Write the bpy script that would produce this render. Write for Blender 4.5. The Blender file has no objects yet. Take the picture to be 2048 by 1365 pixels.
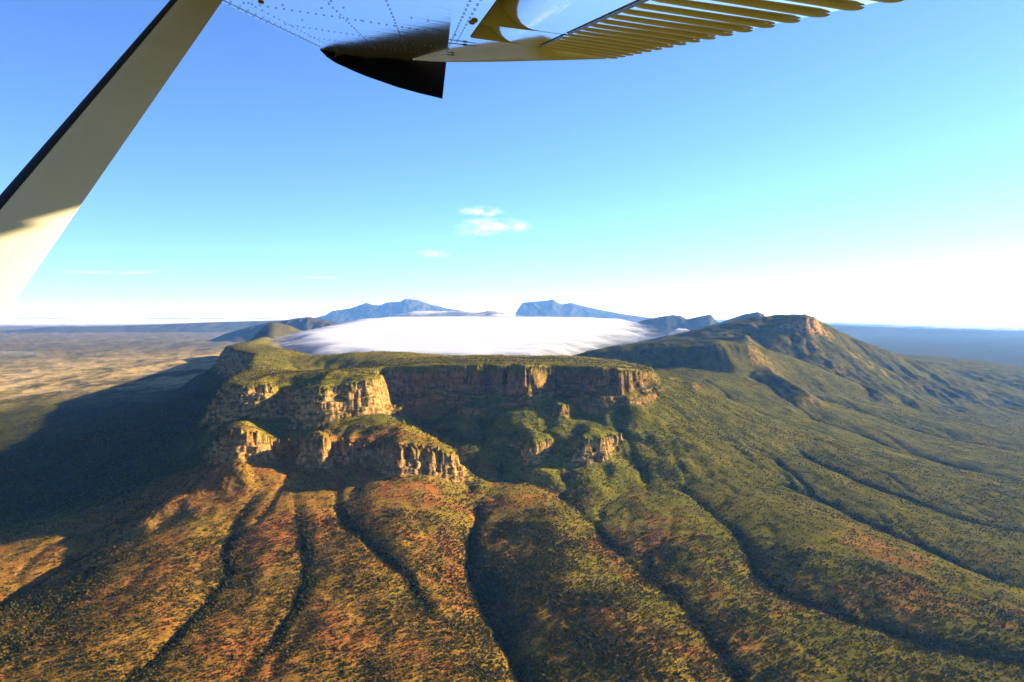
import bpy, math, random
import numpy as np
from mathutils import Matrix, Vector

# ------------------------------------------------------------------ camera, sky, sun, exposure
SC = bpy.context.scene
COL = SC.collection
F = 1607.0                                   # focal length in pixels of a 2048 px wide picture
PITCH = math.atan((682.5 - 628.0) / F)
SUN_AZ, SUN_EL = math.radians(67), math.radians(18.8)

cam = bpy.data.cameras.new("camera")
cam.sensor_width = 36.0
cam.lens = 36.0 * F / 2048.0
cam.clip_start, cam.clip_end = 0.05, 200000.0
cam_ob = bpy.data.objects.new("camera", cam)
cam_ob.rotation_euler = (math.pi / 2 - PITCH, 0, 0)
COL.objects.link(cam_ob)
SC.camera = cam_ob

world = bpy.data.worlds.new("World")
SC.world = world
world.use_nodes = True
wn, wl = world.node_tree.nodes, world.node_tree.links
wn.clear()
sky = wn.new("ShaderNodeTexSky")
sky.sky_type = 'NISHITA'
sky.sun_disc = False
sky.sun_elevation = SUN_EL
sky.sun_rotation = SUN_AZ
sky.altitude = 1000
sky.air_density = 0.7
sky.dust_density = 0.3
sky.ozone_density = 3.0
hs = wn.new("ShaderNodeMix")                 # the camera's cool daylight balance, the same all round
hs.data_type = 'RGBA'
hs.blend_type = 'MULTIPLY'
hs.inputs[0].default_value = 1.0
hs.inputs[7].default_value = (.80, 1.0, 1.32, 1)
bg = wn.new("ShaderNodeBackground")
bg.inputs["Strength"].default_value = 0.05
wo = wn.new("ShaderNodeOutputWorld")
wl.new(sky.outputs[0], hs.inputs[6])
wl.new(hs.outputs[2], bg.inputs["Color"])
wl.new(bg.outputs[0], wo.inputs["Surface"])

sun = bpy.data.lights.new("sun", 'SUN')
sun.energy = 5.0
sun.angle = math.radians(0.5)
sun.color = (1.0, 0.82, 0.56)
sun_ob = bpy.data.objects.new("sun", sun)
SUN_DIR = Vector((math.sin(SUN_AZ) * math.cos(SUN_EL), math.cos(SUN_AZ) * math.cos(SUN_EL), math.sin(SUN_EL)))
sun_ob.rotation_euler = SUN_DIR.to_track_quat('Z', 'Y').to_euler()
COL.objects.link(sun_ob)

vs = SC.view_settings
vs.view_transform = 'Standard'
vs.look = 'None'
vs.exposure = 2.3
vs.gamma = 1.0
vs.use_curve_mapping = False
SC.render.engine = 'CYCLES'
SC.cycles.use_denoising = True
SC.cycles.max_bounces = 6
SC.cycles.diffuse_bounces = 2
SC.cycles.glossy_bounces = 3
SC.cycles.transparent_max_bounces = 12
SC.cycles.volume_bounces = 2

rng = np.random.default_rng(7)

# ------------------------------------------------------------------ small maths helpers
CP, SP = math.cos(PITCH), math.sin(PITCH)


def cam_to_world(v):
    """camera frame (right, forward, up) -> world; the camera sits at the origin"""
    v = np.asarray(v, float)
    return np.stack([v[..., 0], v[..., 1] * CP + v[..., 2] * SP, -v[..., 1] * SP + v[..., 2] * CP], -1)


def P(px, py, D):
    """the place seen at a pixel of the survey photograph, D metres ahead"""
    r = cam_to_world(np.array([(px - 1024.0) / F, 1.0, (682.5 - py) / F]))
    return r * (D / r[1])


def hash2(ix, iy, seed):
    h = (ix.astype(np.int64) * 374761393 + iy.astype(np.int64) * 668265263 + seed * 1442695041) & 0xFFFFFFFF
    h = ((h ^ (h >> 13)) * 1274126177) & 0xFFFFFFFF
    return ((h ^ (h >> 16)) & 0xFFFF).astype(np.float32) / 65535.0


def vnoise(x, y, seed=0):
    """gradient noise, about -1..1"""
    ix, iy = np.floor(x), np.floor(y)
    fx, fy = (x - ix).astype(np.float32), (y - iy).astype(np.float32)
    ix, iy = ix.astype(np.int64), iy.astype(np.int64)
    u = fx * fx * fx * (fx * (fx * 6 - 15) + 10)
    v = fy * fy * fy * (fy * (fy * 6 - 15) + 10)

    def g(dx, dy):
        a = hash2(ix + dx, iy + dy, seed) * np.float32(6.2831853)
        return np.cos(a) * (fx - dx) + np.sin(a) * (fy - dy)
    a = g(0, 0)
    b = g(1, 0)
    c = g(0, 1)
    d = g(1, 1)
    return 1.5 * ((a * (1 - u) + b * u) * (1 - v) + (c * (1 - u) + d * u) * v)


def fbm(x, y, scale, octaves=4, seed=0, gain=0.5):
    s, a, t = 0, 1.0, 0.0
    for k in range(octaves):
        f = 2.03 ** k / scale
        s = s + a * vnoise(x * f + 17.3 * k, y * f - 9.1 * k, seed + k)
        t += a
        a *= gain
    return s / t


def ridged(x, y, scale, octaves=4, seed=0, gain=0.5):
    s, a, t = 0, 1.0, 0.0
    for k in range(octaves):
        f = 2.03 ** k / scale
        s = s + a * (1 - 2 * np.abs(vnoise(x * f + 17.3 * k, y * f - 9.1 * k, seed + k)))
        t += a
        a *= gain
    return s / t


def sstep(a, b, x):
    t = np.clip((x - a) / (b - a), 0, 1)
    return t * t * (3 - 2 * t)


class TPS:
    def __init__(self, pts, reg=0.0):
        p = np.array(pts, float)
        self.c = p[:, :2] / 1000.0
        n = len(p)
        d = np.linalg.norm(self.c[:, None] - self.c[None], axis=2)
        K = np.where(d > 0, d * d * np.log(np.maximum(d, 1e-9)), 0) + reg * np.eye(n)
        Q = np.hstack([np.ones((n, 1)), self.c])
        A = np.block([[K, Q], [Q.T, np.zeros((3, 3))]])
        self.w = np.linalg.solve(A, np.concatenate([p[:, 2], np.zeros(3)]))

    def __call__(self, x, y):
        sh = np.shape(x)
        x, y = np.ravel(x) / 1000.0, np.ravel(y) / 1000.0
        out = np.empty(x.shape)
        for i in range(0, len(x), 100000):
            a, b = x[i:i + 100000], y[i:i + 100000]
            r2 = (a[:, None] - self.c[:, 0]) ** 2 + (b[:, None] - self.c[:, 1]) ** 2
            k = 0.5 * r2 * np.log(np.maximum(r2, 1e-12))
            out[i:i + 100000] = k @ self.w[:-3] + self.w[-3] + self.w[-2] * a + self.w[-1] * b
        return out.reshape(sh)


# ------------------------------------------------------------------ the lie of the land
PLAIN = -565.0
base_px = [
    (700, 960, 2060), (480, 945, 2060), (900, 950, 2060), (600, 955, 2060), (700, 1050, 1800), (700, 1200, 1500),
    (700, 1365, 1240), (300, 1010, 1950), (430, 965, 2030), (120, 1100, 1750), (0, 1180, 1600), (0, 1365, 1260),
    (250, 1250, 1400), (350, 1365, 1240), (500, 1100, 1720), (0, 1050, 2050), (150, 1025, 2050), (300, 985, 2060),
    (200, 960, 2440), (0, 940, 2620), (360, 900, 2400), (300, 860, 2750), (240, 840, 3200), (0, 850, 3480),
    (100, 790, 4900), (0, 740, 8000), (200, 740, 7500), (0, 690, 14000), (350, 725, 7500), (-600, 900, 2950),
    (-600, 1200, 1550), (-600, 750, 7500), (-300, 1365, 1250),
    (950, 950, 2200), (940, 1060, 1800), (1000, 1200, 1480), (1060, 1365, 1230), (850, 1200, 1500),
    (1080, 945, 2300), (1250, 925, 2390), (1130, 975, 2220), (1250, 965, 2240), (1200, 1100, 1780),
    (1300, 1250, 1430), (1300, 1365, 1250), (1300, 914, 2480), (1350, 960, 2200), (1480, 1060, 1850),
    (1520, 1160, 1620), (1620, 1200, 1530), (1400, 960, 2270), (1500, 930, 2450), (1680, 1040, 2000),
    (1900, 1150, 1700), (1420, 830, 2950), (1600, 890, 2850), (1800, 950, 2600), (2000, 1020, 2350),
    (2000, 1130, 1830), (2040, 1365, 1260), (1700, 1365, 1250), (2040, 1230, 1540), (1600, 830, 3500),
    (1800, 870, 3500), (2040, 900, 3400), (1500, 790, 3700), (1650, 780, 4300), (1900, 800, 5000),
    (2040, 790, 5500), (1750, 750, 5200), (2040, 740, 8000), (1760, 715, 7200), (1900, 710, 11500),
    (2600, 1300, 1350), (2600, 900, 3400), (2600, 740, 8200),
    (1300, 758, 3450), (1420, 757, 3700), (1350, 785, 3250), (1450, 790, 3600),
    (1605, 640, 5550), (1540, 640, 5750), (1480, 651, 5700), (1400, 674, 5450), (1300, 690, 5200),
    (1200, 702, 4800), (1505, 702, 4900), (1440, 754, 3880), (1320, 756, 3780), (1200, 754, 3780), (1600, 706, 5250),
    (1560, 737, 4850), (1700, 715, 5250), (1655, 675, 5450), (1520, 724, 4800), (1250, 755, 3850),
]
base_pts = [tuple(P(*p)) for p in base_px]
base_pts += [(0, 5000, -380), (-1200, 5500, -360), (1500, 7000, -380), (0, 8000, -430), (-1500, 8500, -420),
             (2600, 9000, -430), (0, 11500, -430), (3800, 7300, -380), (-9000, 12000, PLAIN), (9000, 13000, PLAIN),
             (0, 20000, PLAIN), (-15000, 5000, PLAIN), (15000, 6000, PLAIN), (-5000, 0, PLAIN), (5000, 0, PLAIN),
             (0, 0, -620), (700, 700, -600), (-700, 700, -600), (-12000, 22000, PLAIN), (14000, 22000, PLAIN),
             (0, 3300, -330), (-700, 2900, -380), (-350, 2500, -390), (300, 2900, -350), (-900, 3600, -350)]
BASE = TPS(base_pts, 0.02)

top_px = [(600, 745, 2500), (740, 744, 2480), (500, 760, 2450), (680, 743, 2900), (620, 743, 3050), (760, 729, 2780),
          (960, 729, 2760), (1070, 728, 2730), (1200, 732, 2770), (1285, 738, 2820), (690, 709, 3350), (800, 705, 3400),
          (900, 713, 3400), (985, 710, 3400), (1060, 715, 3400), (1150, 709, 3500), (1240, 720, 3350), (560, 699, 3800),
          (490, 700, 3700), (640, 712, 3700), (505, 738, 3000), (480, 748, 2700), (465, 688, 4500), (500, 682, 5500),
          (535, 676, 6800), (655, 746, 3180), (625, 747, 3150), (668, 734, 3260)]
TOP = TPS([tuple(P(*p)) for p in top_px] + [(0, 4300, -330), (-800, 4700, -330), (500, 4300, -330), (-1200, 7500, -330), (-1250, 5300, -290), (-1450, 6300, -290)], 0.01)

# plateau rims: (px, py, D, cliff 0..1); the rim height comes with the place
PLATEAU = [(468, 768, 2400, 1), (500, 772, 2390, 1), (528, 766, 2400, 1), (560, 772, 2450, 1), (590, 778, 2440, 1), (612, 775, 2390, 1), (640, 772, 2370, 1),
           (672, 770, 2400, 1), (705, 764, 2420, 1), (738, 753, 2465, 1), (760, 751, 2540, 1), (756, 747, 2640, 1), (748, 741, 2740, 1),
           (765, 738, 2830, 1), (785, 733, 2800, 1), (870, 730, 2770, 1), (960, 730, 2720, 1), (972, 730, 2750, 1), (1005, 731, 2700, 1), (1014, 731, 2730, 1),
           (1028, 730, 2650, 1), (1046, 730, 2610, 1), (1062, 730, 2640, 1), (1084, 730, 2730, 1), (1104, 731, 2800, 1), (1160, 733, 2770, 1),
           (1186, 734, 2690, 1), (1202, 734, 2645, 1), (1220, 735, 2680, .9), (1240, 736, 2660, .9), (1262, 737, 2740, .8), (1276, 738, 2790, .7), (1290, 740, 2900, .5), (1310, 744, 3000, .3), (1300, 732, 3250, .2),
           (1230, 719, 3500, 0), (1100, 714, 3650, 0), (900, 715, 3650, 0), (720, 716, 3600, 0), (640, 718, 4000, 0),
           (570, 702, 4300, 0), (535, 690, 5200, 0), (555, 686, 6500, 0), (548, 678, 7300, .4), (525, 674, 7000, 1),
           (497, 683, 5500, 1), (452, 692, 4400, 1), (470, 700, 4000, 1), (506, 706, 3600, 1), (500, 737, 3000, 1), (468, 752, 2700, 1),
           (455, 764, 2480, 1)]
LOWER_A = [(450, 862, 2130, 1), (475, 856, 2090, 1), (500, 857, 2110, 1), (524, 862, 2165, 1), (534, 870, 2230, 1), (560, 880, 2270, 1),
           (600, 880, 2240, 1), (622, 868, 2150, 1), (642, 866, 2130, 1), (662, 872, 2190, 1), (676, 880, 2210, 1), (700, 880, 2170, 1),
           (712, 882, 2190, 1), (738, 884, 2150, 1), (750, 884, 2170, 1), (786, 886, 2110, 1), (800, 888, 2090, 1), (818, 888, 2120, 1), (828, 889, 2100, 1),
           (850, 892, 2125, 1), (866, 895, 2110, 1), (898, 902, 2135, 1), (912, 902, 2165, 1), (888, 884, 2230, .9), (825, 852, 2340, .8),
           (780, 828, 2440, .6), (700, 830, 2440, .3), (600, 835, 2420, .3), (500, 835, 2410, .5), (440, 850, 2300, 1)]
LOWER_B = [(985, 878, 2430, .7), (1020, 880, 2395, .9), (1050, 883, 2345, 1), (1066, 880, 2300, 1), (1088, 878, 2340, 1), (1114, 876, 2420, 1),
           (1146, 875, 2400, 1), (1162, 874, 2300, 1), (1182, 872, 2330, 1), (1196, 872, 2330, 1), (1220, 869, 2395, 1), (1248, 866, 2470, 1), (1266, 868, 2540, 1),
           (1232, 856, 2610, .8), (1182, 836, 2650, .6), (1140, 816, 2670, .4), (1000, 828, 2660, .3), (960, 856, 2560, .4)]
BAND_B = [(930, 808, 2600, .8), (1010, 812, 2575, 1), (1080, 812, 2550, 1), (1122, 808, 2540, 1), (1142, 806, 2600, 1), (1150, 806, 2660, .9),
          (1105, 794, 2700, .5), (950, 797, 2700, .3)]
OUTCROP_1 = [(1300, 864, 2790, 1), (1350, 864, 2750, 1), (1360, 860, 2800, 1), (1325, 850, 2950, .6), (1290, 852, 2900, .6)]
OUTCROP_2 = [(1222, 797, 2640, 1), (1272, 798, 2640, 1), (1284, 794, 2680, 1), (1262, 772, 2760, .6), (1212, 780, 2720, .6)]
KNOLL = [(1300, 768, 3080, 1), (1340, 766, 3080, 1), (1378, 772, 3130, 1), (1392, 764, 3260, .8), (1350, 756, 3350, .5), (1305, 754, 3250, .6)]
PEAK = [(1548, 648, 5330, .15), (1580, 640, 5330, .45), (1598, 636, 5300, 1), (1618, 632, 5340, 1), (1634, 642, 5450, 1), (1624, 634, 5650, 1),
        (1580, 633, 5800, .4), (1535, 637, 5800, .3), (1500, 648, 5650, .2), (1520, 650, 5450, .3)]
FLANK = [(1180, 704, 4250, 1), (1250, 700, 4200, 1), (1350, 694, 4150, 1), (1440, 688, 4150, 1), (1490, 690, 4250, 1), (1500, 688, 4700, 0), (1300, 690, 4900, 0),
         (1180, 702, 4600, 0)]
CRAG_1 = [(1455, 692, 4650, .8), (1480, 690, 4600, 1), (1496, 696, 4650, 1), (1485, 690, 4800, .6), (1460, 688, 4800, .5)]
CRAG_2 = [(1465, 760, 3980, .8), (1490, 758, 3950, 1), (1505, 760, 4000, 1), (1490, 752, 4100, .6), (1468, 753, 4100, .5)]


def poly_sd(poly, x, y, reach=900.0):
    """signed distance (inside positive), rim height and cliff share of the nearest rim point"""
    q = np.array([list(P(a, b, d)) + [c] for a, b, d, c in poly])
    sd = np.full(x.shape, -1e5)
    rz = np.full(x.shape, -1e3)
    rc = np.zeros(x.shape)
    m = (x > q[:, 0].min() - reach) & (x < q[:, 0].max() + reach) & (y > q[:, 1].min() - reach) & (y < q[:, 1].max() + reach)
    X, Y = x[m], y[m]
    best = np.full(X.shape, 1e12)
    bz, bc = np.zeros(X.shape), np.zeros(X.shape)
    inside = np.zeros(X.shape, bool)
    n = len(q)
    wsum = np.zeros(X.shape)
    zsum = np.zeros(X.shape)
    csum = np.zeros(X.shape)
    for i in range(n):
        a, b = q[i], q[(i + 1) % n]
        dx, dy = b[0] - a[0], b[1] - a[1]
        t = np.clip(((X - a[0]) * dx + (Y - a[1]) * dy) / (dx * dx + dy * dy), 0, 1)
        d = (X - a[0] - t * dx) ** 2 + (Y - a[1] - t * dy) ** 2
        w = math.hypot(dx, dy) / (d + 30.0 ** 2) ** 1.5
        wsum += w
        zsum += w * (a[2] + t * (b[2] - a[2]))
        csum += w * (a[3] + t * (b[3] - a[3]))
        best = np.minimum(best, d)
        cr = ((a[1] > Y) != (b[1] > Y)) & (X < dx * (Y - a[1]) / (dy if abs(dy) > 1e-9 else 1e-9) + a[0])
        inside ^= cr
    d = np.sqrt(best)
    sd[m] = np.where(inside, d, -d)
    rz[m] = zsum / wsum
    rc[m] = csum / wsum
    return sd, rz, rc


RIDGES = [  # crest trace, lift, width
    ([(1072, 760), (1105, 798), (1140, 822), (1185, 846), (1222, 860)], 74, 44),
    ([(1250, 765), (1280, 800), (1305, 832)], 34, 50),
    ([(640, 800), (640, 840), (632, 875)], 26, 40),
    ([(765, 800), (790, 842), (850, 875), (905, 905), (945, 950)], 24, 40),
    ([(1488, 694), (1505, 725), (1545, 770), (1615, 812)], 60, 95),
    ([(1558, 690), (1620, 730), (1690, 775), (1760, 805)], 60, 95),
    ([(1618, 655), (1665, 700), (1735, 745), (1850, 785)], 55, 110),
    ([(1500, 660), (1530, 690), (1575, 735), (1640, 775)], 40, 80),
]


def flute(x, y, k=1.0):
    """buttresses, ribs and joints along a rim"""
    n = 24 * k * fbm(x, y, 110, 2, 31)
    n = n + 14 * k * (ridged(x, y, 44, 2, 35) - 0.3)
    n = n + 5.5 * k * ridged(x, y, 17, 2, 38)
    return n


# for each kind of cliff: (setback, drop) of every ledge, lip width, raggedness, slope of the scree below
PROFILES = {
    'upper': ([(0, 24), (15, 24), (33, 28), (50, 30)], 3.5, 10.0, 0.76, 62),
    'wall': ([(0, 62), (9, 26), (40, 13), (62, 13)], 4.5, 8.0, 0.50, 70),
    'lower': ([(0, 44), (9, 18), (20, 13)], 3.5, 7.0, 0.45, 30),
    'band': ([(0, 14), (9, 12)], 3.0, 5.0, 0.45, 16),
    'peak': ([(0, 40), (22, 35), (48, 30)], 9.0, 14.0, 0.72, 80),
    'flank': ([(0, 6)], 60.0, 14.0, 0.95, 1),
}


def tier(H, rock, x, y, poly, profile, height=1.0, flk=1.0, use_top=False, reach=900.0, edge=0.0):
    sd, rz, rc = poly_sd(poly, x, y, reach)
    m = sd > -reach
    X, Y = x[m], y[m]
    s = sd[m] + flute(X, Y, flk) * (0.35 + 0.65 * rc[m]) * np.exp(-np.maximum(-sd[m] - 25, 0) / 45)
    far = np.hypot(X, Y)
    ledges, lip, rag, slope, foot = PROFILES[profile]
    o = np.maximum(-s, 0)
    hh = height * (1 + 0.22 * fbm(X, Y, 160, 2, 51))
    steep = np.zeros(X.shape)
    wallness = sstep(-420, -380, X) * (profile == 'upper')
    for q, (d0, dh) in enumerate(ledges):
        w = d0 + rag * (fbm(X, Y, 62, 3, 301 + 7 * q) + 0.8 * (ridged(X, Y, 27, 2, 305 + 7 * q) - .35)) * (1.0 if d0 else 0.35)
        steep = steep + dh * (1 + .35 * fbm(X, Y, 90, 2, 331 + q)) * np.clip((o - w) / lip, 0, 1) * (o > 0)
    if profile == 'upper':                   # the eastern cliffs stand as one wall over two thin bands
        w2 = np.zeros(X.shape)
        for q, (d0, dh) in enumerate(PROFILES['wall'][0]):
            w = d0 + 8 * (fbm(X, Y, 62, 3, 361 + 7 * q) + 0.8 * (ridged(X, Y, 27, 2, 365 + 7 * q) - .35)) * (1.0 if d0 else 0.35)
            w2 = w2 + dh * (1 + .3 * fbm(X, Y, 90, 2, 391 + q)) * np.clip((o - w) / 5.0, 0, 1) * (o > 0)
        steep = steep + (w2 - steep) * wallness
    steep = hh * (steep + 0.10 * np.minimum(o, foot)) + slope * np.maximum(o - foot, 0)
    gentle = 0.30 * o
    drop = rc[m] * steep + (1 - rc[m]) * gentle
    z = rz[m] - drop
    if use_top:
        t = TOP(X, Y)
        z = np.where(s > 0, rz[m] + (t - rz[m]) * sstep(0, 170, s), z)
        z = z + np.where(s > 0, 2.0 * fbm(X, Y, 60, 3, 61), 0)
    else:
        z = np.where(s > 0, rz[m] + 0.26 * np.minimum(s, 90) * rc[m] + edge * sstep(0, 60, s), z)
    z = z + sstep(foot, foot + 40, o) * rc[m] * (4.0 * fbm(X, Y, 46, 3, 421) + 2.5 * ridged(X, Y, 20, 2, 425))
    h = H[m]
    k = 7.0
    d = np.clip((z - h) / k, -1, 1)
    new = np.where(np.abs(z - h) < k, np.maximum(z, h) + k * 0.25 * (1 - np.abs(d)) ** 2, np.maximum(z, h))
    H[m] = new
    rr = sstep(0.0, 2.0, o) * (1 - sstep(foot * 1.05, foot * 1.25 + 12, o)) * rc[m] * (z > h - 2) * (profile != 'flank')
    rock[m] = np.maximum(rock[m], rr)
    own = np.zeros(x.shape, bool)
    own[m] = z > h
    return own


RIDGES = [  # crest trace, lift, width
    ([(1072, 760), (1105, 798), (1140, 822), (1185, 846), (1222, 860)], 74, 44),
    ([(1250, 765), (1280, 800), (1305, 832)], 34, 50),
    ([(640, 800), (640, 840), (632, 875)], 26, 40),
    ([(765, 800), (790, 842), (850, 875), (905, 905), (945, 950)], 24, 40),
    ([(1488, 694), (1505, 725), (1545, 770), (1615, 812)], 60, 95),
    ([(1558, 690), (1620, 730), (1690, 775), (1760, 805)], 60, 95),
    ([(1618, 655), (1665, 700), (1735, 745), (1850, 785)], 55, 110),
    ([(1500, 660), (1530, 690), (1575, 735), (1640, 775)], 40, 80),
]


def flute(x, y, k=1.0):
    """buttresses, ribs and joints along a rim"""
    n = 24 * k * fbm(x, y, 110, 2, 31)
    n = n + 14 * k * (ridged(x, y, 44, 2, 35) - 0.3)
    n = n + 5.5 * k * ridged(x, y, 17, 2, 38)
    return n


# for each kind of cliff: (setback, drop) of every ledge, lip width, raggedness, slope of the scree below
PROFILES = {
    'upper': ([(0, 24), (15, 24), (33, 28), (50, 30)], 3.5, 10.0, 0.76, 62),
    'wall': ([(0, 62), (9, 26), (40, 13), (62, 13)], 4.5, 8.0, 0.50, 70),
    'lower': ([(0, 44), (9, 18), (20, 13)], 3.5, 7.0, 0.45, 30),
    'band': ([(0, 14), (9, 12)], 3.0, 5.0, 0.45, 16),
    'peak': ([(0, 40), (22, 35), (48, 30)], 9.0, 14.0, 0.72, 80),
    'flank': ([(0, 6)], 60.0, 14.0, 0.95, 1),
}


def tier(H, rock, x, y, poly, profile, height=1.0, flk=1.0, use_top=False, reach=900.0, edge=0.0):
    sd, rz, rc = poly_sd(poly, x, y, reach)
    m = sd > -reach
    X, Y = x[m], y[m]
    s = sd[m] + flute(X, Y, flk) * (0.35 + 0.65 * rc[m]) * np.exp(-np.maximum(-sd[m] - 25, 0) / 45)
    far = np.hypot(X, Y)
    ledges, lip, rag, slope, foot = PROFILES[profile]
    o = np.maximum(-s, 0)
    hh = height * (1 + 0.22 * fbm(X, Y, 160, 2, 51))
    steep = np.zeros(X.shape)
    wallness = sstep(-420, -380, X) * (profile == 'upper')
    for q, (d0, dh) in enumerate(ledges):
        w = d0 + rag * (fbm(X, Y, 62, 3, 301 + 7 * q) + 0.8 * (ridged(X, Y, 27, 2, 305 + 7 * q) - .35)) * (1.0 if d0 else 0.35)
        steep = steep + dh * (1 + .35 * fbm(X, Y, 90, 2, 331 + q)) * np.clip((o - w) / lip, 0, 1) * (o > 0)
    if profile == 'upper':                   # the eastern cliffs stand as one wall over two thin bands
        w2 = np.zeros(X.shape)
        for q, (d0, dh) in enumerate(PROFILES['wall'][0]):
            w = d0 + 8 * (fbm(X, Y, 62, 3, 361 + 7 * q) + 0.8 * (ridged(X, Y, 27, 2, 365 + 7 * q) - .35)) * (1.0 if d0 else 0.35)
            w2 = w2 + dh * (1 + .3 * fbm(X, Y, 90, 2, 391 + q)) * np.clip((o - w) / 5.0, 0, 1) * (o > 0)
        steep = steep + (w2 - steep) * wallness
    steep = hh * (steep + 0.10 * np.minimum(o, foot)) + slope * np.maximum(o - foot, 0)
    gentle = 0.30 * o
    drop = rc[m] * steep + (1 - rc[m]) * gentle
    z = rz[m] - drop
    if use_top:
        t = TOP(X, Y)
        z = np.where(s > 0, rz[m] + (t - rz[m]) * sstep(0, 170, s), z)
        z = z + np.where(s > 0, 2.0 * fbm(X, Y, 60, 3, 61), 0)
    else:
        z = np.where(s > 0, rz[m] + 0.26 * np.minimum(s, 90) * rc[m] + edge * sstep(0, 60, s), z)
    z = z + sstep(foot, foot + 40, o) * rc[m] * (4.0 * fbm(X, Y, 46, 3, 421) + 2.5 * ridged(X, Y, 20, 2, 425))
    h = H[m]
    k = 7.0
    d = np.clip((z - h) / k, -1, 1)
    new = np.where(np.abs(z - h) < k, np.maximum(z, h) + k * 0.25 * (1 - np.abs(d)) ** 2, np.maximum(z, h))
    H[m] = new
    rr = sstep(0.0, 2.0, o) * (1 - sstep(foot * 1.05, foot * 1.25 + 12, o)) * rc[m] * (z > h - 2) * (profile != 'flank')
    rock[m] = np.maximum(rock[m], rr)
    own = np.zeros(x.shape, bool)
    own[m] = z > h
    return own


GULLIES = [  # pixel trace, depth, width
    ([(530, 940), (490, 1010), (462, 1060), (450, 1100), (446, 1160), (420, 1190), (380, 1240), (300, 1310), (240, 1365), (150, 1450)], 12, 36),
    ([(588, 955), (600, 1050), (618, 1120), (590, 1200), (560, 1260), (500, 1330), (440, 1420)], 7, 40),
    ([(662, 950), (680, 1030), (760, 1100), (820, 1150), (850, 1210), (930, 1235), (1000, 1290)], 12, 45),
    ([(800, 840), (880, 880), (940, 920), (955, 1000), (935, 1060), (940, 1120), (970, 1180), (1010, 1250), (1050, 1365), (1080, 1450)], 40, 56),
    ([(1010, 920), (1008, 975), (960, 1030)], 12, 36),
    ([(1120, 945), (1150, 1010), (1250, 1110), (1340, 1180), (1420, 1260), (1480, 1365), (1520, 1450)], 10, 55),
    ([(1285, 880), (1350, 958), (1480, 1060), (1520, 1150), (1620, 1195), (1780, 1250), (1960, 1300), (2100, 1330)], 18, 55),
    ([(1270, 790), (1300, 850), (1400, 870)], 14, 55),
    ([(1400, 835), (1510, 930), (1640, 980), (1800, 1055), (1980, 1130), (2120, 1180)], 30, 70),
    ([(1560, 870), (1700, 940), (1880, 1005), (2060, 1060)], 30, 78),
    ([(1570, 815), (1700, 850), (1850, 905), (2040, 955)], 32, 82),
    ([(1530, 760), (1690, 800), (1830, 850), (2000, 890)], 38, 88),
    ([(1590, 735), (1680, 760), (1810, 800), (1980, 850)], 40, 88),
    ([(1640, 700), (1720, 735), (1840, 775), (2000, 810)], 34, 92),
    ([(1700, 710), (1800, 745), (1950, 780)], 30, 98),
    ([(1440, 775), (1520, 830), (1600, 860)], 20, 60),
    ([(310, 995), (210, 1060), (110, 1115), (0, 1175), (-150, 1260)], 36, 64),
    ([(250, 1060), (170, 1160), (60, 1260), (-60, 1365)], 8, 55),
]


def project(px, py):
    """march a pixel ray down to the base surface"""
    r = cam_to_world(np.array([(px - 1024.0) / F, 1.0, (682.5 - py) / F]))
    D = np.geomspace(900, 15000, 1500)
    p = r[None] * (D / r[1])[:, None]
    z = BASE(p[:, 0], p[:, 1])
    k = np.argmax(p[:, 2] < z)
    return p[k, :2]


GUL = []
for trace, dep, wid in GULLIES:
    pts = np.array([project(*q) for q in trace])
    # smooth the trace into short pieces
    t = np.arange(len(pts))
    tt = np.linspace(0, len(pts) - 1, (len(pts) - 1) * 5 + 1)
    sx, sy = np.interp(tt, t, pts[:, 0]), np.interp(tt, t, pts[:, 1])
    for _ in range(3):
        sx[1:-1] = .25 * sx[:-2] + .5 * sx[1:-1] + .25 * sx[2:]
        sy[1:-1] = .25 * sy[:-2] + .5 * sy[1:-1] + .25 * sy[2:]
    GUL.append((np.stack([sx, sy], 1), dep, wid))


RID = []
for trace, amp, wid in RIDGES:
    RID.append((np.array([project(*q) for q in trace]), amp, wid))


def carve(x, y):
    cut = np.zeros(x.shape)
    wood = np.zeros(x.shape)
    for q, dep, wid in GUL:
        R = wid * 5
        m = (x > q[:, 0].min() - R) & (x < q[:, 0].max() + R) & (y > q[:, 1].min() - R) & (y < q[:, 1].max() + R)
        X = x[m] + 14 * fbm(x[m], y[m], 90, 3, 71)
        Y = y[m] + 14 * fbm(x[m], y[m], 90, 3, 75)
        best = np.full(X.shape, 1e12)
        par = np.zeros(X.shape)
        n = len(q) - 1
        for i in range(n):
            a, b = q[i], q[i + 1]
            dx, dy = b - a
            t = np.clip(((X - a[0]) * dx + (Y - a[1]) * dy) / (dx * dx + dy * dy + 1e-9), 0, 1)
            d = (X - a[0] - t * dx) ** 2 + (Y - a[1] - t * dy) ** 2
            par = np.where(d < best, (i + t) / n, par)
            best = np.minimum(best, d)
        d = np.sqrt(best)
        fade = sstep(0, 0.16, par) * (1 - 0.5 * sstep(0.75, 1, par))
        c = dep * fade * (0.62 * np.exp(-d / wid) + 0.38 * np.exp(-(d / (wid * 2.2)) ** 2) + 0.22 * np.exp(-d / 8.0))
        cut[m] = np.maximum(cut[m], c)
        wood[m] = np.maximum(wood[m], fade * (0.15 + 0.70 * sstep(-.4, .4, fbm(X, Y, 70, 3, 145))) * np.exp(-(d / (wid * 0.48)) ** 2))
    apron = np.exp(-(((x - 60 + .12 * (y - 1500)) / 190) ** 2)) * sstep(1150, 1300, y) * (1 - sstep(1950, 2200, y))
    wood = np.maximum(wood, 0.75 * apron * sstep(-.5, .3, fbm(x, y, 130, 3, 141)))
    return cut, wood


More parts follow.
